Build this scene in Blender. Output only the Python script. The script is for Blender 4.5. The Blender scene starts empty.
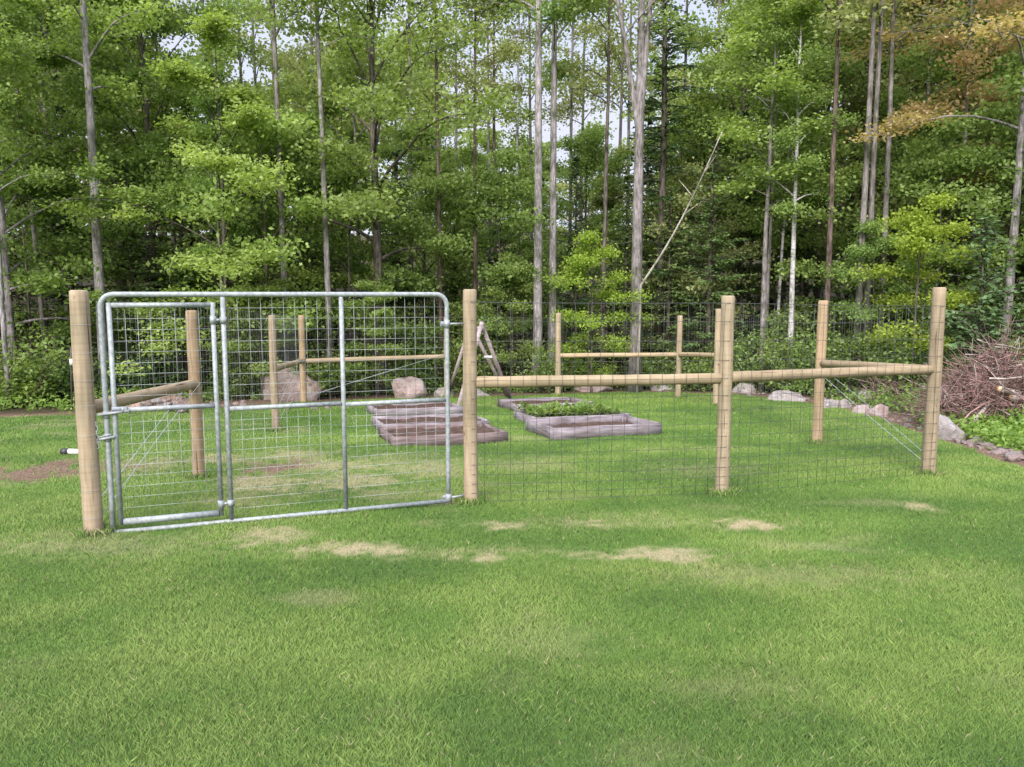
import bpy, math, random
import numpy as np
from math import radians, sin, cos, pi
from mathutils import Vector, Matrix

S = bpy.context.scene
COL = S.collection
RNG = np.random.default_rng(11)

# ------------------------------------------------------------------ camera, sky, sun
F, PITCH, SLOPE, CAMH = 780.0, radians(6.5), 0.042, 1.6
cd = bpy.data.cameras.new("camera")
cam = bpy.data.objects.new("camera", cd)
COL.objects.link(cam)
cam.location = (0, 0, CAMH)
cam.rotation_euler = (pi / 2 - PITCH, 0, 0)
cd.sensor_width = 36.0
cd.lens = F / 1024 * 36.0
cd.clip_start, cd.clip_end = 0.05, 2000
S.camera = cam

SUN_EL, SUN_AZ = radians(36), radians(197)      # azimuth clockwise from +Y: behind the camera, to the left
W = bpy.data.worlds.new("World")
S.world = W
W.use_nodes = True
nt = W.node_tree
nt.nodes.clear()
out = nt.nodes.new("ShaderNodeOutputWorld")
bg = nt.nodes.new("ShaderNodeBackground")
sky = nt.nodes.new("ShaderNodeTexSky")
sky.sky_type = 'NISHITA'
sky.sun_disc = False
sky.sun_elevation = SUN_EL
sky.sun_rotation = SUN_AZ
tc = nt.nodes.new("ShaderNodeTexCoord")
nz = nt.nodes.new("ShaderNodeTexNoise")
nz.inputs['Scale'].default_value = 3.0
nz.inputs['Detail'].default_value = 6
mpw = nt.nodes.new("ShaderNodeMapping")
mpw.inputs['Scale'].default_value = (1, 1, 2.5)
cr = nt.nodes.new("ShaderNodeValToRGB")
cr.color_ramp.elements[0].position = 0.36
cr.color_ramp.elements[0].color = (0.72, 0.72, 0.72, 1)
cr.color_ramp.elements[1].position = 0.62
cr.color_ramp.elements[1].color = (0.97, 0.97, 0.97, 1)
mxw = nt.nodes.new("ShaderNodeMix")
mxw.data_type = 'RGBA'
mxw.inputs['B'].default_value = (3.65, 3.72, 4.35, 1)
nt.links.new(tc.outputs['Generated'], mpw.inputs[0])
nt.links.new(mpw.outputs[0], nz.inputs['Vector'])
nt.links.new(nz.outputs['Fac'], cr.inputs[0])
nt.links.new(cr.outputs[0], mxw.inputs['Factor'])
nt.links.new(sky.outputs[0], mxw.inputs['A'])
sxyz = nt.nodes.new("ShaderNodeSeparateXYZ")
nt.links.new(tc.outputs['Generated'], sxyz.inputs[0])
zen = nt.nodes.new("ShaderNodeMapRange")            # an overcast sky is about three times brighter overhead than low down
zen.interpolation_type = 'SMOOTHSTEP'
zen.inputs['From Min'].default_value = 0.33
zen.inputs['From Max'].default_value = 0.8
zen.inputs['To Min'].default_value = 1.0
zen.inputs['To Max'].default_value = 3.2
nt.links.new(sxyz.outputs['Z'], zen.inputs['Value'])
vm = nt.nodes.new("ShaderNodeVectorMath")
vm.operation = 'SCALE'
nt.links.new(mxw.outputs['Result'], vm.inputs[0])
nt.links.new(zen.outputs[0], vm.inputs['Scale'])
nt.links.new(vm.outputs[0], bg.inputs['Color'])
bg.inputs['Strength'].default_value = 0.105
nt.links.new(bg.outputs[0], out.inputs[0])

sl = bpy.data.lights.new("sun", 'SUN')
sl.energy = 3.0
sl.angle = radians(45)
sl.color = (1.0, 0.95, 0.87)
sun = bpy.data.objects.new("sun", sl)
COL.objects.link(sun)
sd = Vector((sin(SUN_AZ) * cos(SUN_EL), cos(SUN_AZ) * cos(SUN_EL), sin(SUN_EL)))
sun.rotation_euler = sd.to_track_quat('Z', 'Y').to_euler()
sun.location = (-20, -30, 40)
S.view_settings.view_transform = 'Standard'
S.view_settings.look = 'None'
S.view_settings.gamma = 1
S.view_settings.exposure = 1.16
S.view_settings.use_curve_mapping = False
S.render.engine = 'CYCLES'
S.cycles.max_bounces = 6
S.cycles.diffuse_bounces = 3
S.cycles.glossy_bounces = 2
S.cycles.transmission_bounces = 4
S.cycles.use_denoising = True


# ------------------------------------------------------------------ measuring helpers
def ray(px, py):
    cx, cy = (px - 512) / F, (383.5 - py) / F
    return np.array([cx, cos(PITCH) + cy * sin(PITCH), cy * cos(PITCH) - sin(PITCH)])


CAMP = np.array([0, 0, CAMH])


def G(px, py):
    d = ray(px, py)
    t = CAMH / (-d[2] - SLOPE * d[1])
    return CAMP + t * d


def Q(px, py, Y):
    d = ray(px, py)
    return CAMP + d * (Y / d[1])


def sstep(a, b, x):
    t = np.clip((np.asarray(x, float) - a) / (b - a), 0, 1)
    return t * t * (3 - 2 * t)


def gz(x, y):
    x = np.asarray(x, float)
    y = np.asarray(y, float)
    z = -SLOPE * np.minimum(y, 20.0)
    z = z + 0.02 * np.clip(y - 20, 0, 20)
    z = z + 8.0 * sstep(36, 80, y)
    # gentle bank on the right, beyond the rubble border
    z = z + 0.35 * sstep(7.0, 10.0, x) * sstep(9, 13, y)
    return z


def vnoise(x, y, seed=0):
    """smooth 2-d value noise in 0..1"""
    xi, yi = np.floor(x).astype(np.int64), np.floor(y).astype(np.int64)
    fx, fy = x - xi, y - yi
    fx, fy = fx * fx * (3 - 2 * fx), fy * fy * (3 - 2 * fy)

    def h(a, b):
        n = (a * 374761393 + b * 668265263 + seed * 974634777) & 0x7fffffff
        n = ((n ^ (n >> 13)) * 1274126177) & 0x7fffffff
        return ((n ^ (n >> 16)) & 0xffff) / 65535.0
    return (h(xi, yi) * (1 - fx) + h(xi + 1, yi) * fx) * (1 - fy) + (h(xi, yi + 1) * (1 - fx) + h(xi + 1, yi + 1) * fx) * fy


def fbm(x, y, seed=0, o=4):
    a, s, t = 0.0, 1.0, 0.0
    for i in range(o):
        a = a + s * vnoise(x * 2 ** i, y * 2 ** i, seed + i)
        t += s
        s *= 0.5
    return a / t


# ------------------------------------------------------------------ mesh builder
class MB:
    def __init__(s):
        s.v, s.f, s.sz, s.mi, s.c, s.n = [], [], [], [], [], 0

    def add(s, verts, faces, mat=0, col=None):
        """faces: 2-d int array (all same size)"""
        verts = np.asarray(verts, float).reshape(-1, 3)
        faces = np.asarray(faces, np.int64)
        m, k = faces.shape
        s.v.append(verts)
        s.f.append((faces + s.n).ravel())
        s.sz.append(np.full(m, k, np.int64))
        s.mi.append(np.full(m, mat, np.int64))
        c = np.zeros((m, 4)) if col is None else np.asarray(col, float)
        if c.ndim == 1:
            c = np.tile(c, (m, 1))
        s.c.append(c)
        s.n += len(verts)
        return s

    def addmb(s, o, M=None, matmap=None, off=0):
        if not o.v:
            return s
        V = np.concatenate(o.v)
        if M is not None:
            M = np.array(M)
            V = V @ M[:3, :3].T + M[:3, 3]
        s.v.append(V)
        s.f.append(np.concatenate(o.f) + s.n)
        s.sz.append(np.concatenate(o.sz))
        mi = np.concatenate(o.mi)
        s.mi.append(mi + off if matmap is None else np.full_like(mi, matmap))
        s.c.append(np.concatenate(o.c))
        s.n += len(V)
        return s

    def mesh(s, name, mats, smooth=False):
        me = bpy.data.meshes.new(name)
        V = np.concatenate(s.v)
        L = np.concatenate(s.f)
        Z = np.concatenate(s.sz)
        me.vertices.add(len(V))
        me.vertices.foreach_set("co", V.astype(np.float32).ravel())
        me.loops.add(len(L))
        me.loops.foreach_set("vertex_index", L.astype(np.int32))
        me.polygons.add(len(Z))
        st = np.concatenate([[0], np.cumsum(Z)[:-1]])
        me.polygons.foreach_set("loop_start", st.astype(np.int32))
        me.polygons.foreach_set("loop_total", Z.astype(np.int32))
        me.polygons.foreach_set("material_index", np.concatenate(s.mi).astype(np.int32))
        if smooth:
            me.polygons.foreach_set("use_smooth", np.ones(len(Z), bool))
        a = me.attributes.new("tint", 'FLOAT_COLOR', 'FACE')
        a.data.foreach_set("color", np.concatenate(s.c).astype(np.float32).ravel())
        for m in (mats if isinstance(mats, (list, tuple)) else [mats]):
            me.materials.append(m)
        me.update(calc_edges=True)
        return me

    def build(s, name, mats, parent=None, smooth=False, origin=None):
        """verts in world space; origin = where the object's own origin sits"""
        if origin is None:
            origin = wloc(parent) if parent else np.zeros(3)
        origin = np.asarray(origin, float)
        s.v = [v - origin for v in s.v]
        o = bpy.data.objects.new(name, s.mesh(name, mats, smooth))
        COL.objects.link(o)
        o.location = origin - (wloc(parent) if parent else 0)
        if parent:
            o.parent = parent
        return o


def wloc(o):
    p = np.zeros(3)
    while o:
        p = p + np.array(o.location)
        o = o.parent
    return p


def tube(mb, pts, rad, seg=8, mat=0, col=None, cap=True, closed=False):
    pts = np.asarray(pts, float)
    n = len(pts)
    rad = np.full(n, rad, float) if np.isscalar(rad) else np.asarray(rad, float)
    if closed:
        tan = np.roll(pts, -1, 0) - np.roll(pts, 1, 0)
    else:
        tan = np.gradient(pts, axis=0)
    tan /= np.maximum(np.linalg.norm(tan, axis=1, keepdims=True), 1e-9)
    ref = np.array([0.0, 0, 1]) if abs(tan[0][2]) < 0.9 else np.array([1.0, 0, 0])
    u = np.cross(tan[0], ref)
    u /= np.linalg.norm(u)
    rings = []
    a = np.arange(seg) / seg * 2 * pi
    for i in range(n):
        u = u - tan[i] * np.dot(u, tan[i])
        u /= max(np.linalg.norm(u), 1e-9)
        w = np.cross(tan[i], u)
        rings.append(pts[i] + rad[i] * (np.cos(a)[:, None] * u + np.sin(a)[:, None] * w))
    V = np.concatenate(rings)
    i = np.arange(n if closed else n - 1)[:, None]
    j = np.arange(seg)[None, :]
    i2 = (i + 1) % n
    A, B = i * seg + j, i * seg + (j + 1) % seg
    Cc, D = i2 * seg + (j + 1) % seg, i2 * seg + j
    Fq = np.stack(np.broadcast_arrays(A, B, Cc, D), -1).reshape(-1, 4)
    mb.add(V, Fq, mat, col)
    if cap and not closed:
        b = mb.n - len(V)
        for ring in (np.arange(seg)[::-1], (n - 1) * seg + np.arange(seg)):
            mb.add(np.zeros((0, 3)), (ring + b - mb.n)[None, :], mat, col)
    return mb


def box(mb, c, sx, sy, sz, rot=0.0, bev=0.0, mat=0, col=None):
    """bevelled box, centre c, rotated about z"""
    x, y, z = sx / 2, sy / 2, sz / 2
    b = min(bev, x * .9, y * .9, z * .9)
    R = np.array([[cos(rot), -sin(rot), 0], [sin(rot), cos(rot), 0], [0, 0, 1]])
    if b <= 0:
        V = np.array([[i * x, j * y, k * z] for k in (-1, 1) for j in (-1, 1) for i in (-1, 1)])
        Fq = [[0, 2, 3, 1], [4, 5, 7, 6], [0, 1, 5, 4], [2, 6, 7, 3], [0, 4, 6, 2], [1, 3, 7, 5]]
    else:
        V, idx = [], {}
        for i in (-1, 1):
            for j in (-1, 1):
                for k in (-1, 1):
                    for ax in range(3):
                        p = [i * (x - b), j * (y - b), k * (z - b)]
                        p[ax] = (i * x, j * y, k * z)[ax]
                        idx[(i, j, k, ax)] = len(V)
                        V.append(p)
        Fq, tri = [], []
        I = lambda i, j, k, a: idx[(i, j, k, a)]
        for s_ in (-1, 1):
            for ax in range(3):
                o = [a for a in range(3) if a != ax]
                q = []
                for (p, r) in ((-1, -1), (1, -1), (1, 1), (-1, 1)):
                    k = [0, 0, 0]
                    k[ax], k[o[0]], k[o[1]] = s_, p, r
                    q.append(I(*k, ax))
                Fq.append(q)
        for ax in range(3):
            o = [a for a in range(3) if a != ax]
            for p in (-1, 1):
                for r in (-1, 1):
                    k1, k2 = [0, 0, 0], [0, 0, 0]
                    k1[ax], k2[ax] = -1, 1
                    k1[o[0]] = k2[o[0]] = p
                    k1[o[1]] = k2[o[1]] = r
                    Fq.append([I(*k1, o[0]), I(*k2, o[0]), I(*k2, o[1]), I(*k1, o[1])])
        for i in (-1, 1):
            for j in (-1, 1):
                for k in (-1, 1):
                    tri.append([I(i, j, k, 0), I(i, j, k, 1), I(i, j, k, 2)])
        V = np.array(V) @ R.T + np.asarray(c)
        n0 = mb.n
        mb.add(V, np.array(Fq), mat, col)
        mb.add(np.zeros((0, 3)), np.array(tri) + n0 - mb.n, mat, col)
        return mb
    mb.add(V @ R.T + np.asarray(c), np.array(Fq), mat, col)
    return mb


# ------------------------------------------------------------------ object helpers
def tag(o, label=None, cat=None, group=None, kind=None):
    if label:
        o['label'] = label
    if cat:
        o['category'] = cat
    if group:
        o['group'] = group
    if kind:
        o['kind'] = kind
    return o


def thing(name, loc, label, cat, group=None):
    o = bpy.data.objects.new(name, None)
    COL.objects.link(o)
    o.location = [float(a) for a in loc]
    o.empty_display_size = 0.2
    return tag(o, label, cat, group)


def dup(root, loc, rotz=0, scale=1.0, label=None, group=None, mats=None, tilt=(0, 0)):
    r = root.copy()
    COL.objects.link(r)
    r.location = [float(a) for a in loc]
    r.rotation_euler = (tilt[0], tilt[1], rotz)
    r.scale = (scale, scale, scale) if np.isscalar(scale) else scale
    if label:
        r['label'] = label
    if group:
        r['group'] = group
    elif 'group' in r:
        del r['group']
    for ch in list(root.children):
        c = ch.copy()
        COL.objects.link(c)
        c.parent = r
        if mats:
            key = ch.name.split('.')[0]
            if key in mats:
                c.material_slots[0].link = 'OBJECT'
                c.material_slots[0].material = mats[key]
        for g in ch.children:
            d = g.copy()
            COL.objects.link(d)
            d.parent = c
    return r


# ------------------------------------------------------------------ materials
def new_mat(name):
    m = bpy.data.materials.new(name)
    m.use_nodes = True
    n = m.node_tree
    n.nodes.clear()
    o = n.nodes.new("ShaderNodeOutputMaterial")
    return m, n, o


def ramp(n, stops):
    r = n.nodes.new("ShaderNodeValToRGB")
    e = r.color_ramp.elements
    while len(e) < len(stops):
        e.new(0.5)
    for k, (p, c) in enumerate(stops):
        e[k].position = p
        e[k].color = (*c, 1)
    return r


def noise(n, scale, detail=4, vec=None, mapscale=None, coord='Object', rough=0.55):
    t = n.nodes.new("ShaderNodeTexNoise")
    t.inputs['Scale'].default_value = scale
    t.inputs['Detail'].default_value = detail
    t.inputs['Roughness'].default_value = rough
    c = n.nodes.new("ShaderNodeTexCoord")
    mp = n.nodes.new("ShaderNodeMapping")
    n.links.new(c.outputs[coord], mp.inputs[0])
    oi = n.nodes.new("ShaderNodeObjectInfo")
    mul = n.nodes.new("ShaderNodeMath")
    mul.operation = 'MULTIPLY'
    mul.inputs[1].default_value = 37.0
    n.links.new(oi.outputs['Random'], mul.inputs[0])
    n.links.new(mul.outputs[0], mp.inputs['Location'])
    if mapscale:
        mp.inputs['Scale'].default_value = mapscale
    n.links.new(mp.outputs[0], t.inputs['Vector'])
    return t


def mixc(n, a, b, fac, mode='MIX'):
    m = n.nodes.new("ShaderNodeMix")
    m.data_type = 'RGBA'
    m.blend_type = mode
    for sock, v in (('A', a), ('B', b), ('Factor', fac)):
        if hasattr(v, 'is_output') or isinstance(v, bpy.types.NodeSocket):
            n.links.new(v, m.inputs[sock])
        elif sock == 'Factor':
            m.inputs[sock].default_value = v
        else:
            m.inputs[sock].default_value = (*v, 1)
    return m.outputs['Result']


def principled(n, o, colour, rough=0.8, metal=0.0, bump=None, bstr=0.3, bdist=0.01, spec=0.3):
    p = n.nodes.new("ShaderNodeBsdfPrincipled")
    if isinstance(colour, bpy.types.NodeSocket):
        n.links.new(colour, p.inputs['Base Color'])
    else:
        p.inputs['Base Color'].default_value = (*colour, 1)
    p.inputs['Roughness'].default_value = rough
    p.inputs['Metallic'].default_value = metal
    p.inputs['Specular IOR Level'].default_value = spec
    if bump is not None:
        b = n.nodes.new("ShaderNodeBump")
        b.inputs['Strength'].default_value = bstr
        b.inputs['Distance'].default_value = bdist
        n.links.new(bump, b.inputs['Height'])
        n.links.new(b.outputs[0], p.inputs['Normal'])
    n.links.new(p.outputs[0], o.inputs[0])
    return p


def leaf_mat(name, dark, light, trans=0.5, rough=0.55, tcol=None):
    m, n, o = new_mat(name)
    a = n.nodes.new("ShaderNodeAttribute")
    a.attribute_name = "tint"
    sp = n.nodes.new("ShaderNodeSeparateColor")
    n.links.new(a.outputs['Color'], sp.inputs[0])
    r = ramp(n, [(0.0, dark), (1.0, light)])
    n.links.new(sp.outputs[0], r.inputs[0])
    oi = n.nodes.new("ShaderNodeObjectInfo")
    hs = n.nodes.new("ShaderNodeHueSaturation")
    mr = n.nodes.new("ShaderNodeMapRange")
    mr.inputs['To Min'].default_value = 0.49
    mr.inputs['To Max'].default_value = 0.515
    n.links.new(oi.outputs['Random'], mr.inputs['Value'])
    n.links.new(mr.outputs[0], hs.inputs['Hue'])
    n.links.new(r.outputs[0], hs.inputs['Color'])
    p = n.nodes.new("ShaderNodeBsdfPrincipled")
    p.inputs['Roughness'].default_value = rough
    p.inputs['Specular IOR Level'].default_value = 0.25
    n.links.new(hs.outputs[0], p.inputs['Base Color'])
    t = n.nodes.new("ShaderNodeBsdfTranslucent")
    tm = mixc(n, hs.outputs[0], (1.15, 1.2, 0.6), 1.0, 'MULTIPLY')
    n.links.new(tm, t.inputs['Color'])
    mx = n.nodes.new("ShaderNodeMixShader")
    mx.inputs[0].default_value = trans
    n.links.new(p.outputs[0], mx.inputs[1])
    n.links.new(t.outputs[0], mx.inputs[2])
    n.links.new(mx.outputs[0], o.inputs[0])
    return m


def bark_mat(name, dark, light, birch=False, scale=9):
    m, n, o = new_mat(name)
    t = noise(n, scale, 5, mapscale=(3.0, 3.0, 0.5))
    r = ramp(n, [(0.36, dark), (0.64, light)])
    n.links.new(t.outputs['Fac'], r.inputs[0])
    c = r.outputs[0]
    t2 = noise(n, 2.6, 6, mapscale=(1, 1, .7), rough=.7)
    r2 = ramp(n, [(0.38, (0.42, 0.45, 0.38)), (0.52, (0.9, 0.9, 0.9)), (0.66, (1.2, 1.18, 1.2))])
    n.links.new(t2.outputs['Fac'], r2.inputs[0])
    c = mixc(n, c, r2.outputs[0], 1.0, 'MULTIPLY')
    if birch:
        t3 = noise(n, 5, 3, mapscale=(0.6, 0.6, 7.0))
        r3 = ramp(n, [(0.36, (0.12, 0.11, 0.1)), (0.44, (1, 1, 1))])
        n.links.new(t3.outputs['Fac'], r3.inputs[0])
        c = mixc(n, c, r3.outputs[0], 1.0, 'MULTIPLY')
    principled(n, o, c, 0.9, bump=t.outputs['Fac'], bstr=0.6, bdist=0.02, spec=0.15)
    return m


M = {}
M['leaf_green'] = leaf_mat('leaf_green', (0.135, 0.2, 0.052), (0.29, 0.38, 0.12))
M['leaf_deep'] = leaf_mat('leaf_deep', (0.07, 0.125, 0.04), (0.165, 0.255, 0.09))
M['leaf_fresh'] = leaf_mat('leaf_fresh', (0.155, 0.23, 0.058), (0.32, 0.42, 0.14))
M['leaf_olive'] = leaf_mat('leaf_olive', (0.22, 0.245, 0.1), (0.41, 0.43, 0.2))
M['leaf_lime'] = leaf_mat('leaf_lime', (0.21, 0.29, 0.035), (0.39, 0.48, 0.09))
M['leaf_spring'] = leaf_mat('leaf_spring', (0.19, 0.27, 0.06), (0.39, 0.48, 0.16))
M['leaf_orange'] = leaf_mat('leaf_orange', (0.34, 0.26, 0.13), (0.58, 0.43, 0.25))
M['needle'] = leaf_mat('needle', (0.036, 0.07, 0.028), (0.09, 0.15, 0.056), trans=0.3)
M['needle_blue'] = leaf_mat('needle_blue', (0.085, 0.14, 0.06), (0.19, 0.275, 0.12), trans=0.3)
M['needle_olive'] = leaf_mat('needle_olive', (0.08, 0.13, 0.04), (0.18, 0.25, 0.08), trans=0.25)
M['weed'] = leaf_mat('weed', (0.13, 0.23, 0.045), (0.3, 0.42, 0.11))
M['bark_grey'] = bark_mat('bark_grey', (0.115, 0.1, 0.1), (0.28, 0.248, 0.255))
M['bark_pale'] = bark_mat('bark_pale', (0.155, 0.138, 0.143), (0.37, 0.335, 0.35))
M['bark_dark'] = bark_mat('bark_dark', (0.05, 0.042, 0.038), (0.16, 0.135, 0.12))
M['bark_brown'] = bark_mat('bark_brown', (0.06, 0.042, 0.037), (0.165, 0.124, 0.112))
M['bark_birch'] = bark_mat('bark_birch', (0.34, 0.32, 0.33), (0.58, 0.55, 0.57), birch=True)
M['bark_dead'] = bark_mat('bark_dead', (0.25, 0.22, 0.2), (0.5, 0.45, 0.42))


def wood_mat(name, dark, light, knot=(0.12, 0.06, 0.03), rings=True):
    """peeled round timber: grain along local z, faint cross rings left by the peeler, knots"""
    m, n, o = new_mat(name)
    g = noise(n, 14, 5, mapscale=(2.2, 2.2, 0.18))
    r = ramp(n, [(0.32, dark), (0.68, light)])
    n.links.new(g.outputs['Fac'], r.inputs[0])
    c = r.outputs[0]
    if rings:
        q = noise(n, 6, 3, mapscale=(0.25, 0.25, 7.0))
        rq = ramp(n, [(0.35, (0.8, 0.76, 0.7)), (0.55, (1.04, 1.03, 1.0))])
        n.links.new(q.outputs['Fac'], rq.inputs[0])
        c = mixc(n, c, rq.outputs[0], 0.5, 'MULTIPLY')
    k = noise(n, 6.5, 2, mapscale=(1, 1, 0.8))
    rk = ramp(n, [(0.70, (0, 0, 0)), (0.76, (1, 1, 1))])
    n.links.new(k.outputs['Fac'], rk.inputs[0])
    c = mixc(n, c, knot, rk.outputs[0])
    ck = noise(n, 22, 3, mapscale=(1.6, 1.6, .05))
    rck = ramp(n, [(0.30, (0.35, 0.3, 0.26)), (0.36, (1, 1, 1))])
    n.links.new(ck.outputs['Fac'], rck.inputs[0])
    c = mixc(n, c, rck.outputs[0], 1.0, 'MULTIPLY')
    w = noise(n, 1.7, 3)
    rw = ramp(n, [(0.35, (0.8, 0.82, 0.78)), (0.65, (1.08, 1.05, 1.0))])
    n.links.new(w.outputs['Fac'], rw.inputs[0])
    c = mixc(n, c, rw.outputs[0], 1.0, 'MULTIPLY')
    oi = n.nodes.new("ShaderNodeObjectInfo")
    mr = n.nodes.new("ShaderNodeMapRange")
    mr.inputs['To Min'].default_value = 0.86
    mr.inputs['To Max'].default_value = 1.1
    n.links.new(oi.outputs['Random'], mr.inputs['Value'])
    hs = n.nodes.new("ShaderNodeHueSaturation")
    n.links.new(mr.outputs[0], hs.inputs['Value'])
    n.links.new(c, hs.inputs['Color'])
    c = hs.outputs[0]
    principled(n, o, c, 0.82, bump=g.outputs['Fac'], bstr=0.35, bdist=0.006, spec=0.2)
    return m


M['post_wood'] = wood_mat('post_wood', (0.235, 0.184, 0.132), (0.355, 0.287, 0.217))
M['post_red'] = wood_mat('post_red', (0.25, 0.182, 0.123), (0.365, 0.275, 0.192))
M['rail_wood'] = wood_mat('rail_wood', (0.255, 0.196, 0.134), (0.38, 0.302, 0.214))


def board_mat(name, dark, light):
    m, n, o = new_mat(name)
    g = noise(n, 10, 5, mapscale=(0.35, 0.35, 4.0))
    r = ramp(n, [(0.3, dark), (0.7, light)])
    n.links.new(g.outputs['Fac'], r.inputs[0])
    w = noise(n, 2.2, 4)
    rw = ramp(n, [(0.35, (0.68, 0.62, 0.6)), (0.65, (1.08, 1.06, 1.1))])
    n.links.new(w.outputs['Fac'], rw.inputs[0])
    c = mixc(n, r.outputs[0], rw.outputs[0], 1.0, 'MULTIPLY')
    principled(n, o, c, 0.9, bump=g.outputs['Fac'], bstr=0.5, bdist=0.006, spec=0.15)
    return m


M['bed_grey'] = board_mat('bed_grey', (0.14, 0.126, 0.137), (0.31, 0.28, 0.302))
M['bed_brown'] = board_mat('bed_brown', (0.12, 0.092, 0.088), (0.245, 0.2, 0.2))
M['frame_grey'] = board_mat('frame_grey', (0.2, 0.165, 0.16), (0.4, 0.345, 0.345))


def rough_mat(name, c0, c1, scale=8, bstr=0.8, bdist=0.03, c2=None):
    m, n, o = new_mat(name)
    t = noise(n, scale, 8, rough=0.7)
    r = ramp(n, [(0.32, c0), (0.66, c1)])
    n.links.new(t.outputs['Fac'], r.inputs[0])
    c = r.outputs[0]
    if c2:
        t2 = noise(n, scale * 0.35, 4)
        r2 = ramp(n, [(0.45, (0, 0, 0)), (0.6, (1, 1, 1))])
        n.links.new(t2.outputs['Fac'], r2.inputs[0])
        c = mixc(n, c, c2, r2.outputs[0])
    principled(n, o, c, 0.92, bump=t.outputs['Fac'], bstr=bstr, bdist=bdist, spec=0.2)
    return m


M['soil'] = rough_mat('soil', (0.03, 0.018, 0.014), (0.11, 0.068, 0.052), 14)
M['rock_pink'] = rough_mat('rock_pink', (0.15, 0.105, 0.098), (0.4, 0.3, 0.28), 9, c2=(0.31, 0.255, 0.245), bdist=.06)
M['rock_grey'] = rough_mat('rock_grey', (0.15, 0.132, 0.132), (0.37, 0.335, 0.335), 9, c2=(0.25, 0.215, 0.205), bdist=.06)
M['rubble'] = rough_mat('rubble', (0.16, 0.1, 0.08), (0.42, 0.3, 0.255), 11)


def galv_mat(name, a, b, metal=0.2, rough=0.62):
    m, n, o = new_mat(name)
    t = noise(n, 30, 4)
    r = ramp(n, [(0.35, a), (0.65, b)])
    n.links.new(t.outputs['Fac'], r.inputs[0])
    principled(n, o, r.outputs[0], rough, metal, spec=0.5)
    return m


M['galv'] = galv_mat('galv', (0.19, 0.21, 0.222), (0.315, 0.338, 0.352))
M['galv_wire'] = galv_mat('galv_wire', (0.28, 0.305, 0.315), (0.4, 0.42, 0.435), 0.3)
M['dark_wire'] = galv_mat('dark_wire', (0.085, 0.09, 0.088), (0.15, 0.155, 0.152), 0.2, 0.6)
M['front_wire'] = galv_mat('front_wire', (0.035, 0.038, 0.037), (0.07, 0.075, 0.073), 0.2, 0.6)
M['white_plastic'] = galv_mat('white_plastic', (0.5, 0.5, 0.49), (0.6, 0.6, 0.58), 0.0, 0.5)
M['black_plastic'] = galv_mat('black_plastic', (0.02, 0.02, 0.02), (0.04, 0.04, 0.04), 0.0, 0.5)
M['twig'] = bark_mat('twig', (0.12, 0.066, 0.06), (0.34, 0.215, 0.2), scale=5)
M['twig_pale'] = bark_mat('twig_pale', (0.3, 0.25, 0.23), (0.5, 0.43, 0.4), scale=5)
M['cut_wood'] = rough_mat('cut_wood', (0.5, 0.25, 0.11), (0.68, 0.42, 0.22), 12, 0.2)

# grass blades: tint.r = shade, tint.g = dryness
m, n, o = new_mat('grass_blade')
a = n.nodes.new("ShaderNodeAttribute")
a.attribute_name = "tint"
sp = n.nodes.new("ShaderNodeSeparateColor")
n.links.new(a.outputs['Color'], sp.inputs[0])
r = ramp(n, [(0.0, (0.047, 0.115, 0.018)), (0.5, (0.112, 0.205, 0.031)), (1.0, (0.21, 0.3, 0.066))])
n.links.new(sp.outputs[0], r.inputs[0])
c = mixc(n, r.outputs[0], (0.43, 0.345, 0.215), sp.outputs[1])
p = n.nodes.new("ShaderNodeBsdfPrincipled")
p.inputs['Roughness'].default_value = 0.5
p.inputs['Specular IOR Level'].default_value = 0.3
n.links.new(c, p.inputs['Base Color'])
gm = n.nodes.new("ShaderNodeNewGeometry")
va = n.nodes.new("ShaderNodeVectorMath")
va.operation = 'MULTIPLY_ADD'
va.inputs[1].default_value = (0.5, 0.5, 0.5)
va.inputs[2].default_value = (0, 0, 0.75)
n.links.new(gm.outputs['Normal'], va.inputs[0])
vn = n.nodes.new("ShaderNodeVectorMath")
vn.operation = 'NORMALIZE'
n.links.new(va.outputs[0], vn.inputs[0])
n.links.new(vn.outputs[0], p.inputs['Normal'])
t = n.nodes.new("ShaderNodeBsdfTranslucent")
n.links.new(c, t.inputs['Color'])
mx = n.nodes.new("ShaderNodeMixShader")
mx.inputs[0].default_value = 0.22
n.links.new(p.outputs[0], mx.inputs[1])
n.links.new(t.outputs[0], mx.inputs[2])
n.links.new(mx.outputs[0], o.inputs[0])
M['grass_blade'] = m

# ground: colour attr r = straw/bare, g = brown earth, b = forest floor
m, n, o = new_mat('ground')
a = n.nodes.new("ShaderNodeAttribute")
a.attribute_name = "cover"
sp = n.nodes.new("ShaderNodeSeparateColor")
n.links.new(a.outputs['Color'], sp.inputs[0])
g1 = noise(n, 90, 6)
rg = ramp(n, [(0.3, (0.055, 0.112, 0.021)), (0.55, (0.095, 0.172, 0.032)), (0.75, (0.145, 0.22, 0.05))])
n.links.new(g1.outputs['Fac'], rg.inputs[0])
g2 = noise(n, 1.1, 5)
r2 = ramp(n, [(0.35, (0.8, 0.86, 0.85)), (0.65, (1.2, 1.12, 1.05))])
n.links.new(g2.outputs['Fac'], r2.inputs[0])
c = mixc(n, rg.outputs[0], r2.outputs[0], 1.0, 'MULTIPLY')
s1 = noise(n, 60, 6)
rs = ramp(n, [(0.3, (0.25, 0.19, 0.12)), (0.7, (0.45, 0.36, 0.25))])
n.links.new(s1.outputs['Fac'], rs.inputs[0])
c = mixc(n, c, rs.outputs[0], sp.outputs[0])
e1 = noise(n, 25, 6)
re = ramp(n, [(0.3, (0.075, 0.046, 0.035)), (0.7, (0.22, 0.145, 0.11))])
n.links.new(e1.outputs['Fac'], re.inputs[0])
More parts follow.
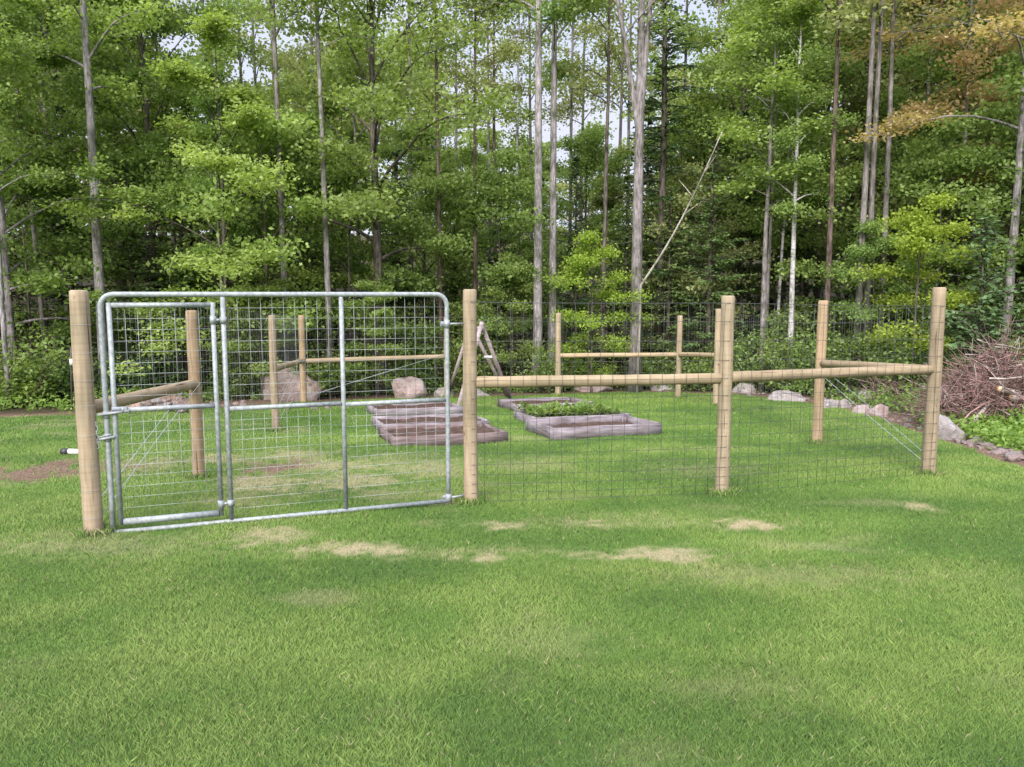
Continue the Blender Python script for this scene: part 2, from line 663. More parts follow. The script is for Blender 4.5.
c = mixc(n, c, re.outputs[0], sp.outputs[1])
f1 = noise(n, 6, 8)
rf = ramp(n, [(0.3, (0.03, 0.024, 0.016)), (0.55, (0.07, 0.055, 0.035)), (0.75, (0.05, 0.08, 0.025))])
n.links.new(f1.outputs['Fac'], rf.inputs[0])
c = mixc(n, c, rf.outputs[0], sp.outputs[2])
principled(n, o, c, 0.95, bump=g1.outputs['Fac'], bstr=0.6, bdist=0.02, spec=0.1)
M['ground'] = m

# ------------------------------------------------------------------ the ground
EDGE_PX = np.array([-300, 0, 100, 250, 380, 500, 620, 740, 820, 870, 930, 1000, 1100, 1400], float)
EDGE_PY = np.array([424, 416, 413, 405, 399, 396, 392, 394, 403, 413, 432, 456, 490, 600], float)
EDGE_Y = np.array([G(a, b)[1] for a, b in zip(EDGE_PX, EDGE_PY)])


def pxof(x, y):
    """angle about the camera foot expressed as the matching column of the lawn's far edge"""
    yy = np.maximum(y, 0.3)
    return 512 + F * x / (yy * (cos(PITCH) - 0.04 * sin(PITCH)))


def edge_y(x, y):
    return np.interp(pxof(x, y), EDGE_PX, EDGE_Y)


# (centre px, centre py, half width px, half height px, strength, earth?)
PATCH = [(150, 466, 60, 9, .5, 0), (277, 467, 34, 7, 1.0, 1), (320, 466, 80, 9, .7, 0), (260, 484, 50, 12, .75, 0),
         (360, 480, 65, 12, .7, 0), (430, 470, 45, 9, .55, 0), (300, 455, 40, 5, .6, 0), (215, 459, 40, 6, .6, 0),
         (380, 495, 60, 7, .45, 0), (497, 525, 24, 5, .95, 0), (594, 522, 26, 6, .95, 0), (747, 526, 36, 6, .95, 0),
         (918, 507, 16, 5, .85, 0), (630, 555, 75, 8, .85, 0), (345, 549, 75, 8, .85, 0), (275, 538, 40, 9, .75, 0),
         (485, 558, 25, 6, .8, 0), (800, 575, 180, 12, .3, 0), (470, 551, 250, 5, .38, 0), (600, 524, 200, 5, .35, 0), (90, 545, 110, 14, .35, 0), (32, 470, 75, 9, 1.0, 1),
         (55, 464, 30, 6, .9, 1), (530, 465, 40, 6, .35, 0), (700, 470, 60, 8, .25, 0), (620, 520, 100, 8, .25, 0),
         (250, 500, 60, 10, .5, 0), (450, 498, 30, 8, .6, 0), (20, 414, 50, 2.5, .7, 0), (640, 760, 60, 18, .14, 0),
         (30, 545, 60, 12, .4, 0), (560, 640, 60, 20, .18, 0), (730, 690, 70, 22, .2, 0)]
PW = []
for (a, b, rx, ry, st, e) in PATCH:
    c0 = G(a, b)
    PW.append((c0[0], c0[1], abs(G(a + rx, b)[0] - c0[0]), abs(G(a, b - ry)[1] - G(a, b + ry)[1]) / 2, st, e))


def cover(x, y):
    straw = np.zeros_like(x)
    earth = np.zeros_like(x)
    wob = fbm(x * 1.6, y * 1.6, 5)
    fine = fbm(x * 13, y * 13, 9)
    for (cx, cy, rx, ry, st, e) in PW:
        d = np.sqrt(((x - cx) / rx) ** 2 + ((y - cy) / ry) ** 2)
        d = d + (wob - .5) * 1.4 + (fine - .5) * 2.2
        v = st * .9 * (1 - sstep(0.1, 1.4, d))
        if e:
            earth = np.maximum(earth, np.minimum(1, v * 1.7))
        else:
            straw = np.maximum(straw, v)
    base = sstep(0.62, 0.85, fbm(x * 0.9 + 4, y * 1.8, 21)) * 0.28
    straw = np.maximum(straw, base)
    dy = y - edge_y(x, y) + (wob - .5) * .5 + (fine - .5) * .3
    px = pxof(x, y)
    wid = np.interp(px, [0, 100, 140, 330, 420, 700, 760, 900, 1024], [.15, .25, 1.3, 1.2, .45, .5, 1.2, 1.2, 1.2])
    strip = sstep(-0.12, 0.05, dy)
    beyond = sstep(-0.1, 0.35, dy - wid)
    forest = beyond
    earth = np.maximum(earth, strip)
    return np.stack([straw, earth, forest, np.ones_like(x)], -1)


xs = np.concatenate([[-400, -200, -100, -60, -40, -30, -22, -17], np.arange(-14, 12.01, 0.08), [14, 17, 22, 30, 40, 60, 100, 200, 400]])
ys = np.concatenate([[-200, -80, -30, -12, -5, -2, 0], np.arange(1, 21.01, 0.07), [22, 24, 26, 28, 30, 33, 36, 40, 45, 50, 55, 60, 65, 70, 80, 100, 160, 300, 600]])
X, Y = np.meshgrid(xs, ys)
Z = gz(X, Y) + (fbm(X * 1.3, Y * 1.3, 3) - .5) * 0.05 * ((Y > 0.5) & (Y < 22))
V = np.stack([X, Y, Z], -1).reshape(-1, 3)
ny, nx = X.shape
i, j = np.meshgrid(np.arange(ny - 1), np.arange(nx - 1), indexing='ij')
q = np.stack([i * nx + j, i * nx + j + 1, (i + 1) * nx + j + 1, (i + 1) * nx + j], -1).reshape(-1, 4)
gmb = MB().add(V, q)
ground = gmb.build('ground', M['ground'], smooth=True)
tag(ground, 'mown green lawn sloping gently down to the woods', None, None, 'structure')
at = ground.data.attributes.new("cover", 'FLOAT_COLOR', 'POINT')
at.data.foreach_set("color", cover(X.ravel(), Y.ravel()).astype(np.float32).ravel())


def gp(x, y):
    return np.array([x, y, float(gz(x, y))])


# ------------------------------------------------------------------ grass blades
# fence posts: (foot px, foot py, height, radius)
POST = {'A': (94, 535, 1.88, .067), 'B': (471, 503, 1.94, .063), 'C': (722, 494, 1.90, .064), 'D': (928, 474, 2.03, .070),
        'E': (199, 478, 1.78, .060), 'F': (276, 431, 1.79, .058), 'G': (304, 404, 1.86, .068), 'H': (447, 398, 1.85, .06),
        'I': (558, 396, 1.94, .068), 'J': (678, 399, 1.87, .062), 'K': (716, 406, 1.98, .066), 'L': (817, 443, 1.97, .068)}


def grass(name, label, bands):
    mb = MB()
    for (y0, y1, dens, hgt, wid) in bands:
        half = y1 * 0.72 + 0.8
        nn = int((y1 - y0) * 2 * half * dens)
        x = RNG.uniform(-half, half, nn)
        y = RNG.uniform(y0, y1, nn)
        cv = cover(x, y)
        keep = (np.abs(x) < y * 0.72 + .8) & (y < edge_y(x, y) + 0.12 * RNG.normal(size=nn)) & (RNG.random(nn) > cv[:, 1] * .93) & (RNG.random(nn) > cv[:, 0] * .45)
        x, y, cv = x[keep], y[keep], cv[keep]
        nn = len(x)
        z = gz(x, y) + (fbm(x * 1.3, y * 1.3, 3) - .5) * 0.05 - .004
        clump = fbm(x * 2.2, y * 2.2, 31)
        big = fbm(x * 0.5, y * 0.8, 41)
        h = hgt * RNG.uniform(.5, 1.25, nn) * (0.6 + 0.8 * clump) * (1 - .45 * cv[:, 0])
        az = RNG.uniform(0, 2 * pi, nn)
        lean = np.abs(RNG.normal(0, .38, nn)) + .05
        wd = wid * RNG.uniform(.6, 1.3, nn)
        tx, ty = np.cos(az), np.sin(az)
        fa = RNG.uniform(0, 2 * pi, nn)
        sx, sy = np.cos(fa) * wd / 2, np.sin(fa) * wd / 2
        base = np.stack([x, y, z], -1)
        side = np.stack([sx, sy, np.zeros(nn)], -1)
        mid = base + np.stack([tx * h * lean * .3, ty * h * lean * .3, h * .55], -1)
        tip = base + np.stack([tx * h * lean, ty * h * lean, h], -1)
        Vv = np.stack([base - side, base + side, mid + side * .9, tip], 1).reshape(-1, 3)
        Fq = np.arange(nn * 4).reshape(-1, 4)
        tint = np.clip(RNG.normal(.47, .15, nn) + (clump - .5) * .8 + (sstep(.36, .64, big) - .5) * .46 + .03, 0, 1)
        dry = np.clip(cv[:, 0] * RNG.uniform(.4, 1.2, nn) + (RNG.random(nn) < .014) * .7 + RNG.uniform(0, .05, nn), 0, 1)
        col = np.stack([tint, dry, np.zeros(nn), np.ones(nn)], -1)
        mb.add(Vv, Fq, 0, col)
    for v_ in POST.values():                           # longer untrimmed grass at the foot of each post
        b_ = G(v_[0], v_[1])
        nn = 420
        a_, q_ = RNG.uniform(0, 2 * pi, nn), v_[3] + np.abs(RNG.normal(0, .05, nn))
        base = np.stack([b_[0] + q_ * np.cos(a_), b_[1] + q_ * np.sin(a_), np.zeros(nn)], -1)
        base[:, 2] = gz(base[:, 0], base[:, 1])
        h = RNG.uniform(.035, .085, nn)
        fa, wd = RNG.uniform(0, 2 * pi, nn), .0017 * b_[1] / 6
        side = np.stack([np.cos(fa) * wd, np.sin(fa) * wd, 0 * fa], -1)
        ln = RNG.normal(0, .3, (nn, 2)) * h[:, None]
        mid = base + np.stack([ln[:, 0] * .3, ln[:, 1] * .3, h * .55], -1)
        tip = base + np.stack([ln[:, 0], ln[:, 1], h], -1)
        mb.add(np.stack([base - side, base + side, mid + side * .9, tip], 1).reshape(-1, 3), np.arange(nn * 4).reshape(-1, 4), 0,
               np.stack([RNG.uniform(.25, .8, nn), (RNG.random(nn) < .2) * .7, 0 * fa, 0 * fa + 1], -1))
    o = mb.build(name, M['grass_blade'])
    return tag(o, label, 'grass', None, 'stuff')


grass('lawn_grass', 'short green mown grass with dry tan patches covering the lawn',
      [(2.3, 3.6, 36000, .031, .0024), (3.6, 5.2, 20000, .030, .0033), (5.2, 7.5, 9500, .03, .005), (7.5, 11.0, 4000, .032, .0075), (11.0, 20.0, 1200, .035, .012)])

# ------------------------------------------------------------------ fence
PB = {k: G(v[0], v[1]) for k, v in POST.items()}


def log_mesh(name, L, r0, r1, mats, seed, seg=18, chamf=.012, wob=.02):
    rg = np.random.default_rng(seed)
    n_ = max(8, int(L / .1))
    t_ = np.linspace(0, 1, n_)
    zz = t_ * L
    bx = np.cumsum(rg.normal(0, 1, n_))
    bx = (bx - np.linspace(bx[0], bx[-1], n_)) * wob * .05
    by = np.cumsum(rg.normal(0, 1, n_))
    by = (by - np.linspace(by[0], by[-1], n_)) * wob * .05
    rr = (r0 + (r1 - r0) * t_) * (1 + rg.normal(0, .012, n_))
    pts = np.stack([bx, by, zz], -1)
    pts = np.concatenate([pts[:1], pts[:1] + [[0, 0, chamf]], pts[1:-1], pts[-1:] - [[0, 0, chamf]], pts[-1:]])
    rr = np.concatenate([[r0 - chamf], [r0], rr[1:-1], [r1], [r1 - chamf]])
    mb = MB()
    tube(mb, pts, rr, seg)
    return mb.mesh(name, mats, smooth=False)


def log_obj(name, p0, p1, r0, r1, mat, parent, seed):
    p0, p1 = Vector(p0), Vector(p1)
    d = p1 - p0
    me = log_mesh(name, d.length, r0, r1, mat, seed)
    me.polygons.foreach_set("use_smooth", [len(p.vertices) == 4 for p in me.polygons])
    o = bpy.data.objects.new(name, me)
    COL.objects.link(o)
    o.parent = parent
    o.location = p0 - Vector(wloc(parent))
    o.rotation_euler = d.to_track_quat('Z', 'Y').to_euler()
    return o


fence = thing('garden_fence', PB['C'], 'square garden enclosure of round tan timber posts, rails and dark wire mesh', 'fence')
for s_, (k, (px, py, h, r)) in enumerate(POST.items()):
    b = PB[k]
    o = log_obj('post', b - [0, 0, .12], b + [0, 0, h], r * 1.04, r * .97, M['post_red'] if k in 'EGL' else M['post_wood'], fence, 100 + s_)
    # wire ends wrapped round the post
    if k == 'A':
        for z in np.arange(.15, 1.8, .21):
            mb = MB()
            a_ = np.arange(20) / 20 * 2 * pi
            ring = np.stack([b[0] + (r * 1.03 + .002) * np.cos(a_), b[1] + (r * 1.03 + .002) * np.sin(a_), b[2] + z + RNG.normal(0, .012) + .006 * np.sin(a_ + z * 9)], -1)
            tube(mb, ring, .001, 4, closed=True)
            mb.build('wire_wrap', M['galv_wire' if k == 'A' else 'dark_wire'], fence)

RAILS = [('A', 'E', .99, 1.01), ('B', 'C', 1.11, 1.12), ('C', 'D', 1.13, 1.15), ('D', 'L', 1.14, 1.11), ('F', 'G', .97, .91), ('G', 'H', .90, .95), ('I', 'J', .95, 1.0), ('J', 'K', 1.0, 1.04)]
for s_, (a_, b_, h, h2) in enumerate(RAILS):
    p, q_ = PB[a_] + [0, 0, h], PB[b_] + [0, 0, h2]
    u = (q_ - p) / np.linalg.norm(q_ - p)
    log_obj('rail', p + u * POST[a_][3] * .8, q_ - u * POST[b_][3] * .8, .054, .05, M['rail_wood'], fence, 300 + s_)

centre = np.mean(list(PB.values()), axis=0)


def wire_bay(a_, b_, mat, rad=.0017, top=1.83):
    p, q_ = PB[a_].copy(), PB[b_].copy()
    d = (q_ - p)
    L = np.linalg.norm(d[:2])
    nrm = np.array([d[1], -d[0], 0]) / L
    if np.dot(nrm, p - centre) < 0:
        nrm = -nrm
    off = nrm * (max(POST[a_][3], POST[b_][3]) * 1.03 + .004)
    mb = MB()
    hz = [0.03, .11, .19, .28, .37, .47, .58, .70, .83, .97, 1.13, 1.30, 1.48, 1.66, top]
    rg = np.random.default_rng(ord(a_) * 7 + ord(b_))
    for z in hz:
        t_ = np.linspace(0, 1, 9)
        sag = -.012 * np.sin(t_ * pi) * rg.uniform(.2, 1) if z > .1 else 0
        pts = p + off + d * t_[:, None] + np.stack([0 * t_, 0 * t_, z + sag + rg.normal(0, .002, 9)], -1)
        tube(mb, pts, rad * (1.5 if z == top else 1.0), 4)
    k_ = int(L / .12)
    for i_ in range(1, k_ + 1):
        t_ = i_ / (k_ + .5)
        pts = p + off + d * t_ + np.stack([rg.normal(0, .0025, 8), rg.normal(0, .0025, 8), np.linspace(.03, top, 8)], -1)
        tube(mb, pts, rad, 4)
    mb.build('wire_mesh', mat, fence)


for bay in ('BC', 'CD', 'DL', 'LK', 'KJ', 'JI', 'IH', 'HG', 'GF', 'FE', 'EA'):
    wire_bay(bay[0], bay[1], M['front_wire' if bay in ('BC', 'CD') else 'dark_wire'], .0018 if bay in ('BC', 'CD') else .0012)

for (lo, hi) in (('A', 'E'), ('D', 'L'), ('G', 'H'), ('F', 'G')):
    mb = MB()
    for sgn in (-1, 1):
        p, q_ = PB[lo] + [0, 0, .14], PB[hi] + [0, 0, 1.02]
        d = (q_ - p) / np.linalg.norm(q_ - p)
        sd_ = np.cross(d, [0, 0, 1])
        sd_ /= np.linalg.norm(sd_)
        t_ = np.linspace(0, 1, 24)[:, None]
        pts = p + (q_ - p) * t_ + sd_ * sgn * .06 + np.array([0, 0, 1]) * sgn * .015 * np.sin(t_ * pi)
        tube(mb, pts, .0034, 5)
    mb.build('brace_wire', M['galv_wire'], fence)

# ------------------------------------------------------------------ the gate
GA, GB_ = G(114, 533), G(466, 504)
gu = (GB_ - GA) * [1, 1, 0]
gu /= np.linalg.norm(gu)
gn = np.array([-gu[1], gu[0], 0])
gate = thing('metal_gate', GA * [1, 1, 0] + gu * 1.35 + [0, 0, -.27], 'wide galvanised steel tube gate with a walk-through door, hung between two posts', 'gate')


def gpt(u_, z, off=0.0):
    return GA * [1, 1, 0] + gu * u_ + [0, 0, z] + gn * off


def gpath(lst, off=0.0):
    return np.array([gpt(u_, z, off) for u_, z in lst])


def arc(cu, cz, r_, a0, a1, k=7):
    return [(cu + r_ * cos(a), cz + r_ * sin(a)) for a in np.linspace(a0, a1, k)]


U0, U1, Z0, Z1, RC = -.004, 2.705, -.245, 1.602, .095
mb = MB()
tube(mb, gpath([(U0, Z0)] + [(U0, z) for z in np.linspace(Z0 + .3, Z1 - RC - .05, 5)] + arc(U0 + RC, Z1 - RC, RC, pi, pi / 2) +
               [(u_, Z1) for u_ in np.linspace(U0 + RC + .1, U1 - RC - .1, 8)] + arc(U1 - RC, Z1 - RC, RC, pi / 2, 0) +
               [(U1, z) for z in np.linspace(Z1 - RC - .05, Z0 + .3, 5)] + [(U1, Z0)]), .0202, 14)
tube(mb, gpath([(U0, Z0), (U1, Z0)]), .0195, 14)
mb.build('frame', M['galv'], gate, smooth=False)
for u_ in (.866, 1.793):
    mb = MB()
    tube(mb, gpath([(u_, Z0 + .02), (u_, Z1 - .02)]), .019, 12)
    mb.build('upright', M['galv'], gate)
mb = MB()
tube(mb, gpath([(.885, .685), (1.775, .685)]), .019, 12)
tube(mb, gpath([(1.811, .675), (U1 - .02, .675)]), .019, 12)
mb.build('mid_rail', M['galv'], gate)


def weld_mesh(u0, u1, z0, z1, du=.087, dz=.085, off=.012, rad=.0014):
    mb = MB()
    nu, nz_ = max(1, round((u1 - u0) / du)), max(1, round((z1 - z0) / dz))
    for i_ in range(1, nu):
        u_ = u0 + (u1 - u0) * i_ / nu
        tube(mb, gpath([(u_, z0), (u_, z1)], off + .0035), rad, 5)
    for j_ in range(1, nz_):
        z = z0 + (z1 - z0) * j_ / nz_
        tube(mb, gpath([(u0, z), (u1, z)], off), rad, 5)
    return mb


for (u0, u1, z0, z1) in ((.885, 1.774, .70, Z1 - .02), (.885, 1.774, Z0 + .02, .67), (1.812, U1 - .02, .69, Z1 - .02), (1.812, U1 - .02, Z0 + .02, .66)):
    weld_mesh(u0, u1, z0, z1).build('wire_mesh', M['galv_wire'], gate)
# walk-through door set into the gate
door = MB()
D0, D1, DZ0, DZ1 = .055, .79, -.165, 1.52
door_bm = MB()
tube(door_bm, gpath([(D0, DZ0 - .02), (D0, DZ1 + .02)], -.004), .0185, 12)
tube(door_bm, gpath([(D1, DZ0 - .02), (D1, DZ1 + .02)], -.004), .0185, 12)
tube(door_bm, gpath([(D0 + .018, DZ1), (D1 - .018, DZ1)], -.004), .0195, 12)
tube(door_bm, gpath([(D0 + .018, DZ0), (D1 - .018, DZ0)], -.004), .026, 12)
dobj = door_bm.build('walk_door', M['galv'], gate)
mb = MB()
tube(mb, gpath([(D0 + .018, .717), (D1 - .018, .717)], -.004), .019, 12)
mb.build('mid_rail', M['galv'], dobj)
weld_mesh(D0 + .018, D1 - .018, .735, DZ1 - .018).build('wire_mesh', M['galv_wire'], dobj)
weld_mesh(D0 + .018, D1 - .018, DZ0 + .022, .70).build('wire_mesh', M['galv_wire'], dobj)
for z in (1.40, -.09):
    mb = MB()
    tube(mb, gpath([(D1 + .0, z - .03), (D1, z + .03)], -.004), .0255, 12)
    tube(mb, gpath([(D1 + .02, z), (.846, z)], -.004), .012, 10)
    tube(mb, gpath([(.866, z - .025), (.866, z + .025)], 0), .028, 12)
    mb.build('hinge', M['galv'], dobj)
mb = MB()                                        # slide latch joining door and frame
tube(mb, gpath([(-.06, .69), (.16, .71)], -.03), .011, 10)
tube(mb, gpath([(U0, .66), (U0, .71)], 0), .027, 12)
tube(mb, gpath([(.115, .70), (.115, .745)], -.03), .012, 8)
box(mb, gpt(.09, .728, -.026), .11, .02, .035, math.atan2(gu[1], gu[0]), .004)
mb.build('latch', M['galv'], gate)
mb = MB()                                        # chain to the left-hand post
lk = [(-.012 - .028 * i_, .50 + .03 * math.cos(i_ * 1.1)) for i_ in range(6)]
for i_, (u_, z) in enumerate(lk):
    a_ = np.arange(10) / 10 * 2 * pi
    if i_ % 2:
        ring = np.array([gpt(u_ + .021 * cos(t), z + .011 * sin(t), -.03) for t in a_])
    else:
        ring = np.array([gpt(u_ + .021 * cos(t), z, -.03 + .011 * sin(t)) for t in a_])
    tube(mb, ring, .004, 6, closed=True)
for i_ in range(6):
    a_ = np.arange(10) / 10 * 2 * pi
    ring = np.array([gpt(-.075 + (.011 * cos(t) if i_ % 2 else .002 * cos(t)), .62 - .034 * i_ + .021 * sin(t), -.035) for t in a_])
    tube(mb, ring, .0042, 6, closed=True)
mb.build('chain', M['galv'], gate)
mb = MB()
tube(mb, gpath([(-.06, .50), (.05, .515)], -.028), .011, 8)
tube(mb, gpath([(U0, .48), (U0, .54)], 0), .027, 12)
mb.build('latch_pin', M['galv'], gate)
pb = PB['B']
for z in (1.345, -.215):
    mb = MB()
    tube(mb, gpath([(U1, z - .035), (U1, z + .035)]), .027, 12)
    box(mb, gpt(U1 - .035, z, -.0), .05, .012, .045, math.atan2(gu[1], gu[0]), .003)
    tube(mb, np.array([gpt(U1 + .022, z), gpt(U1 + .06, z), pb * [1, 1, 0] + [-.045, -.01, z]]), .0095, 10)
    mb.build('hinge', M['galv'], gate)

# ------------------------------------------------------------------ raised beds
def bed(px, py, length, depth, rot, mat, label, fill=.10, hgt=.17, tilt=0.0):
    p = G(px, py)
    t = thing('raised_bed', p, label, 'planter', 'timber raised beds in two columns')
    c_, s_ = cos(rot), sin(rot)
    ex, ey = np.array([c_, s_, 0]), np.array([-s_, c_, 0])
    sl_ = np.array([0, 0, 1.0])
    gh = lambda v: np.array([v[0], v[1], float(gz(v[0], v[1]))])
    th = .042

    def board(q0, q1, dirn, name='board'):
        """a slightly weathered board standing on edge from q0 to q1"""
        mb = MB()
        a0, a1 = gh(q0), gh(q1)
        rg = np.random.default_rng(int(abs(q0[0] * 1000 + q1[1] * 777)))
        nseg = 7
        tt = np.linspace(0, 1, nseg)
        rows = []
        for tv in tt:
            c3 = a0 + (a1 - a0) * tv
            w = rg.normal(0, .003)
            for (o_, z) in ((0, -.03), (th, -.03), (th, hgt - .008), (th - .008, hgt), (.008, hgt), (0, hgt - .008)):
                rows.append(c3 + dirn * (o_ + w) + sl_ * (z + (rg.normal(0, .003) if z > 0 else 0)))
        V_ = np.array(rows)
        Fq = []
        for i_ in range(nseg - 1):
            for j_ in range(6):
                Fq.append([i_ * 6 + j_, (i_ + 1) * 6 + j_, (i_ + 1) * 6 + (j_ + 1) % 6, i_ * 6 + (j_ + 1) % 6])
        mb.add(V_, np.array(Fq))
        mb.add(np.zeros((0, 3)), np.array([np.arange(6), np.arange(6)[::-1] + (nseg - 1) * 6]) - len(V_))
        mb.build(name, mat, t)
    A0, A1 = p, p + ex * length
    B0, B1 = p + ey * depth, p + ex * length + ey * depth
    board(A0, A1, ey)
    board(B0 - ey * th, B1 - ey * th, ey)
    board(A0 + ey * (th + .002), B0 - ey * (th + .002), ex)
    board(A1 + ey * (th + .002) - ex * th, B1 - ey * (th + .002) - ex * th, ex)
    # corner posts inside
    for (q0, sx, sy) in ((A0, 1, 1), (A1, -1, 1), (B0, 1, -1), (B1, -1, -1)):
        mb = MB()
        c3 = q0 + ex * sx * (th + .034) + ey * sy * (th + .034)
        box(mb, gh(c3) + [0, 0, (hgt - .01) / 2 - .01], .06, .06, hgt + .0, rot, .005)
        mb.build('corner_post', mat, t)
    k = 26
    uu, vv = np.meshgrid(np.linspace(th + .004, length - th - .004, k), np.linspace(th + .004, depth - th - .004, 18))
    P3 = p[None, None] + uu[..., None] * ex + vv[..., None] * ey
    bump = (fbm(P3[..., 0] * 5, P3[..., 1] * 5, 7) - .5) * .1 + (fbm(P3[..., 0] * 18, P3[..., 1] * 18, 8) - .5) * .04
    P3[..., 2] = gz(P3[..., 0], P3[..., 1]) + fill + bump * .8
    i_, j_ = np.meshgrid(np.arange(17), np.arange(k - 1), indexing='ij')
    qq = np.stack([i_ * k + j_, i_ * k + j_ + 1, (i_ + 1) * k + j_ + 1, (i_ + 1) * k + j_], -1).reshape(-1, 4)
    MB().add(P3.reshape(-1, 3), qq).build('soil', M['soil'], t, smooth=True)
    return p, ex, ey


R_ = radians(19)
bed(393, 448, 1.62, 1.18, R_, M['bed_brown'], 'brownish timber raised bed of bare soil, nearest one behind the gate', .1, .145)
bed(383, 434.5, 1.68, 1.12, R_, M['bed_grey'], 'grey timber raised bed of dark soil, middle one of the column behind the gate', .1, .145)
bed(376, 418, 1.6, 1.2, R_, M['bed_grey'], 'grey timber raised bed farthest back behind the gate, beside an A-frame foot', .1, .15)
bed(554, 440.5, 1.76, 1.1, radians(20.5), M['bed_grey'], 'pale grey raised bed of dark soil in front of the bed of green plants', .08, .175)
pp, ex_, ey_ = bed(535.5, 427, 1.72, 1.08, R_, M['bed_grey'], 'grey timber raised bed filled with rows of low green plants', .12, .15)
bed(517, 412.5, 1.6, 1.2, R_, M['bed_grey'], 'weathered grey raised bed of bare soil behind the planted bed, under the A-frame', .09, .15)

# leafy seedlings in the planted bed
def plant_mb(seed, h, r, nl, lw=.05, ll=.1):
    rg = np.random.default_rng(seed)
    mb = MB()
    for i_ in range(nl):
        a_ = rg.uniform(0, 2 * pi)
        el = rg.uniform(.15, 1.3)
        d = np.array([cos(a_) * cos(el), sin(a_) * cos(el), sin(el)])
        s_ = np.array([-sin(a_), cos(a_), 0])
        L_ = ll * rg.uniform(.6, 1.3)
        b0 = np.array([rg.normal(0, r * .35), rg.normal(0, r * .35), rg.uniform(0.0, h * .6)])
        up = np.cross(s_, d)
        w = lw * rg.uniform(.7, 1.2)
        mid = b0 + d * L_ * .55 + up * .01
        tip = b0 + d * L_ - np.array([0, 0, .02])
        mb.add(np.array([b0, mid + s_ * w / 2, tip, mid - s_ * w / 2]), np.array([[0, 1, 2, 3]]), 0, [rg.random(), 0, 0, 1])
    return mb


proto = None
for iy in range(4):
    for ix in range(10):
        v = pp + ex_ * (.16 + ix * .155 + RNG.normal(0, .015)) + ey_ * (.2 + iy * .23 + RNG.normal(0, .015))
        loc = np.array([v[0], v[1], float(gz(v[0], v[1])) + .12])
        if proto is None:
            proto = MB().addmb(plant_mb(3, .15, .13, 44)).build('garden_plant', M['leaf_green'], origin=np.zeros(3))
            tag(proto, 'low leafy green plant in the rows of the planted raised bed', 'plant', 'leafy plants in the raised bed')
            o = proto
        else:
            o = dup(proto, loc, label=proto['label'], group=proto['group'])
        o.location = loc
        o.rotation_euler = (0, 0, RNG.uniform(0, 6.28))
        sc_ = RNG.uniform(1.0, 1.5) * (1.0 if ix < 8 else .7)
        o.scale = (sc_, sc_, sc_)

# ------------------------------------------------------------------ A-frame trellis
ft = [G(456, 414), G(513, 405)]
bk = [G(447, 397), G(508, 397)]
apf, apb = Q(481.5, 324, 15.2), Q(470.5, 325, 17.3)
af = thing('garden_a_frame', (ft[0] + ft[1] + bk[0] + bk[1]) / 4, 'weathered grey timber A-frame standing among the raised beds', 'A-frame')


def beam(p, q_, w, d):
    """square-section timber from p to q_"""
    mb = MB()
    p, q_ = np.array(p), np.array(q_)
    a_ = (q_ - p) / np.linalg.norm(q_ - p)
    s_ = np.cross(a_, [0, 1, 0])
    if np.linalg.norm(s_) < .2:
        s_ = np.cross(a_, [0, 0, 1])
    s_ /= np.linalg.norm(s_)
    t_ = np.cross(s_, a_)
    V_ = []
    for e in (p, q_):
        for (i_, j_) in ((-1, -1), (1, -1), (1, 1), (-1, 1)):
            V_.append(e + s_ * i_ * w / 2 + t_ * j_ * d / 2)
    mb.add(np.array(V_), np.array([[0, 1, 5, 4], [1, 2, 6, 5], [2, 3, 7, 6], [3, 0, 4, 7], [3, 2, 1, 0], [4, 5, 6, 7]]))
    return mb


sh = np.array([0, .05, 0])
for (f_, a_, o_) in ((ft[0], apf, -sh), (ft[1], apf, sh), (bk[0], apb, -sh), (bk[1], apb, sh)):
    e = a_ + (a_ - f_) * .02
    beam(f_ + o_ - [0, 0, .03], e + o_, .075, .06).build('leg', M['frame_grey'], af)
d_ = (apb - apf) / np.linalg.norm(apb - apf)
beam(apf - d_ * .1 + [0, 0, -.09], apb + d_ * .1 + [0, 0, -.09], .06, .09).build('ridge_bar', M['frame_grey'], af)
mb = MB()
box(mb, Q(488, 357, 15.0), .16, .03, .05, .3, .006)
mb.build('bracket', M['white_plastic'], af)

# ------------------------------------------------------------------ rocks
def rock_mb(seed, sub=3, flat=.6, ang=.28):
    import bmesh
    bm = bmesh.new()
    bmesh.ops.create_icosphere(bm, subdivisions=sub, radius=1)
    rg = np.random.default_rng(seed)
    co = np.array([v.co[:] for v in bm.verts])
    fs = np.array([[v.index for v in f.verts] for f in bm.faces])
    bm.free()
    # chip flat faces off, then roughen
    for _ in range(16):
        nrm = rg.normal(size=3)
        nrm /= np.linalg.norm(nrm)
        dd = rg.uniform(.5, .88)
        k_ = co @ nrm - dd
        co = co - np.where(k_ > 0, k_, 0)[:, None] * nrm * .97
    n1 = fbm(co[:, 0] * 2.2 + seed, co[:, 1] * 2.2 + co[:, 2] * 1.9, seed) - .5
    n2 = fbm(co[:, 0] * 6 + seed + co[:, 2] * 4, co[:, 1] * 6 - co[:, 2] * 5, seed + 3) - .5
    co = co * (1 + n1[:, None] * ang * 1.3 + n2[:, None] * ang * .5)
    co = co * [1, rg.uniform(.7, .95), flat]
    return MB().add(co, fs)


ROCKP = {}


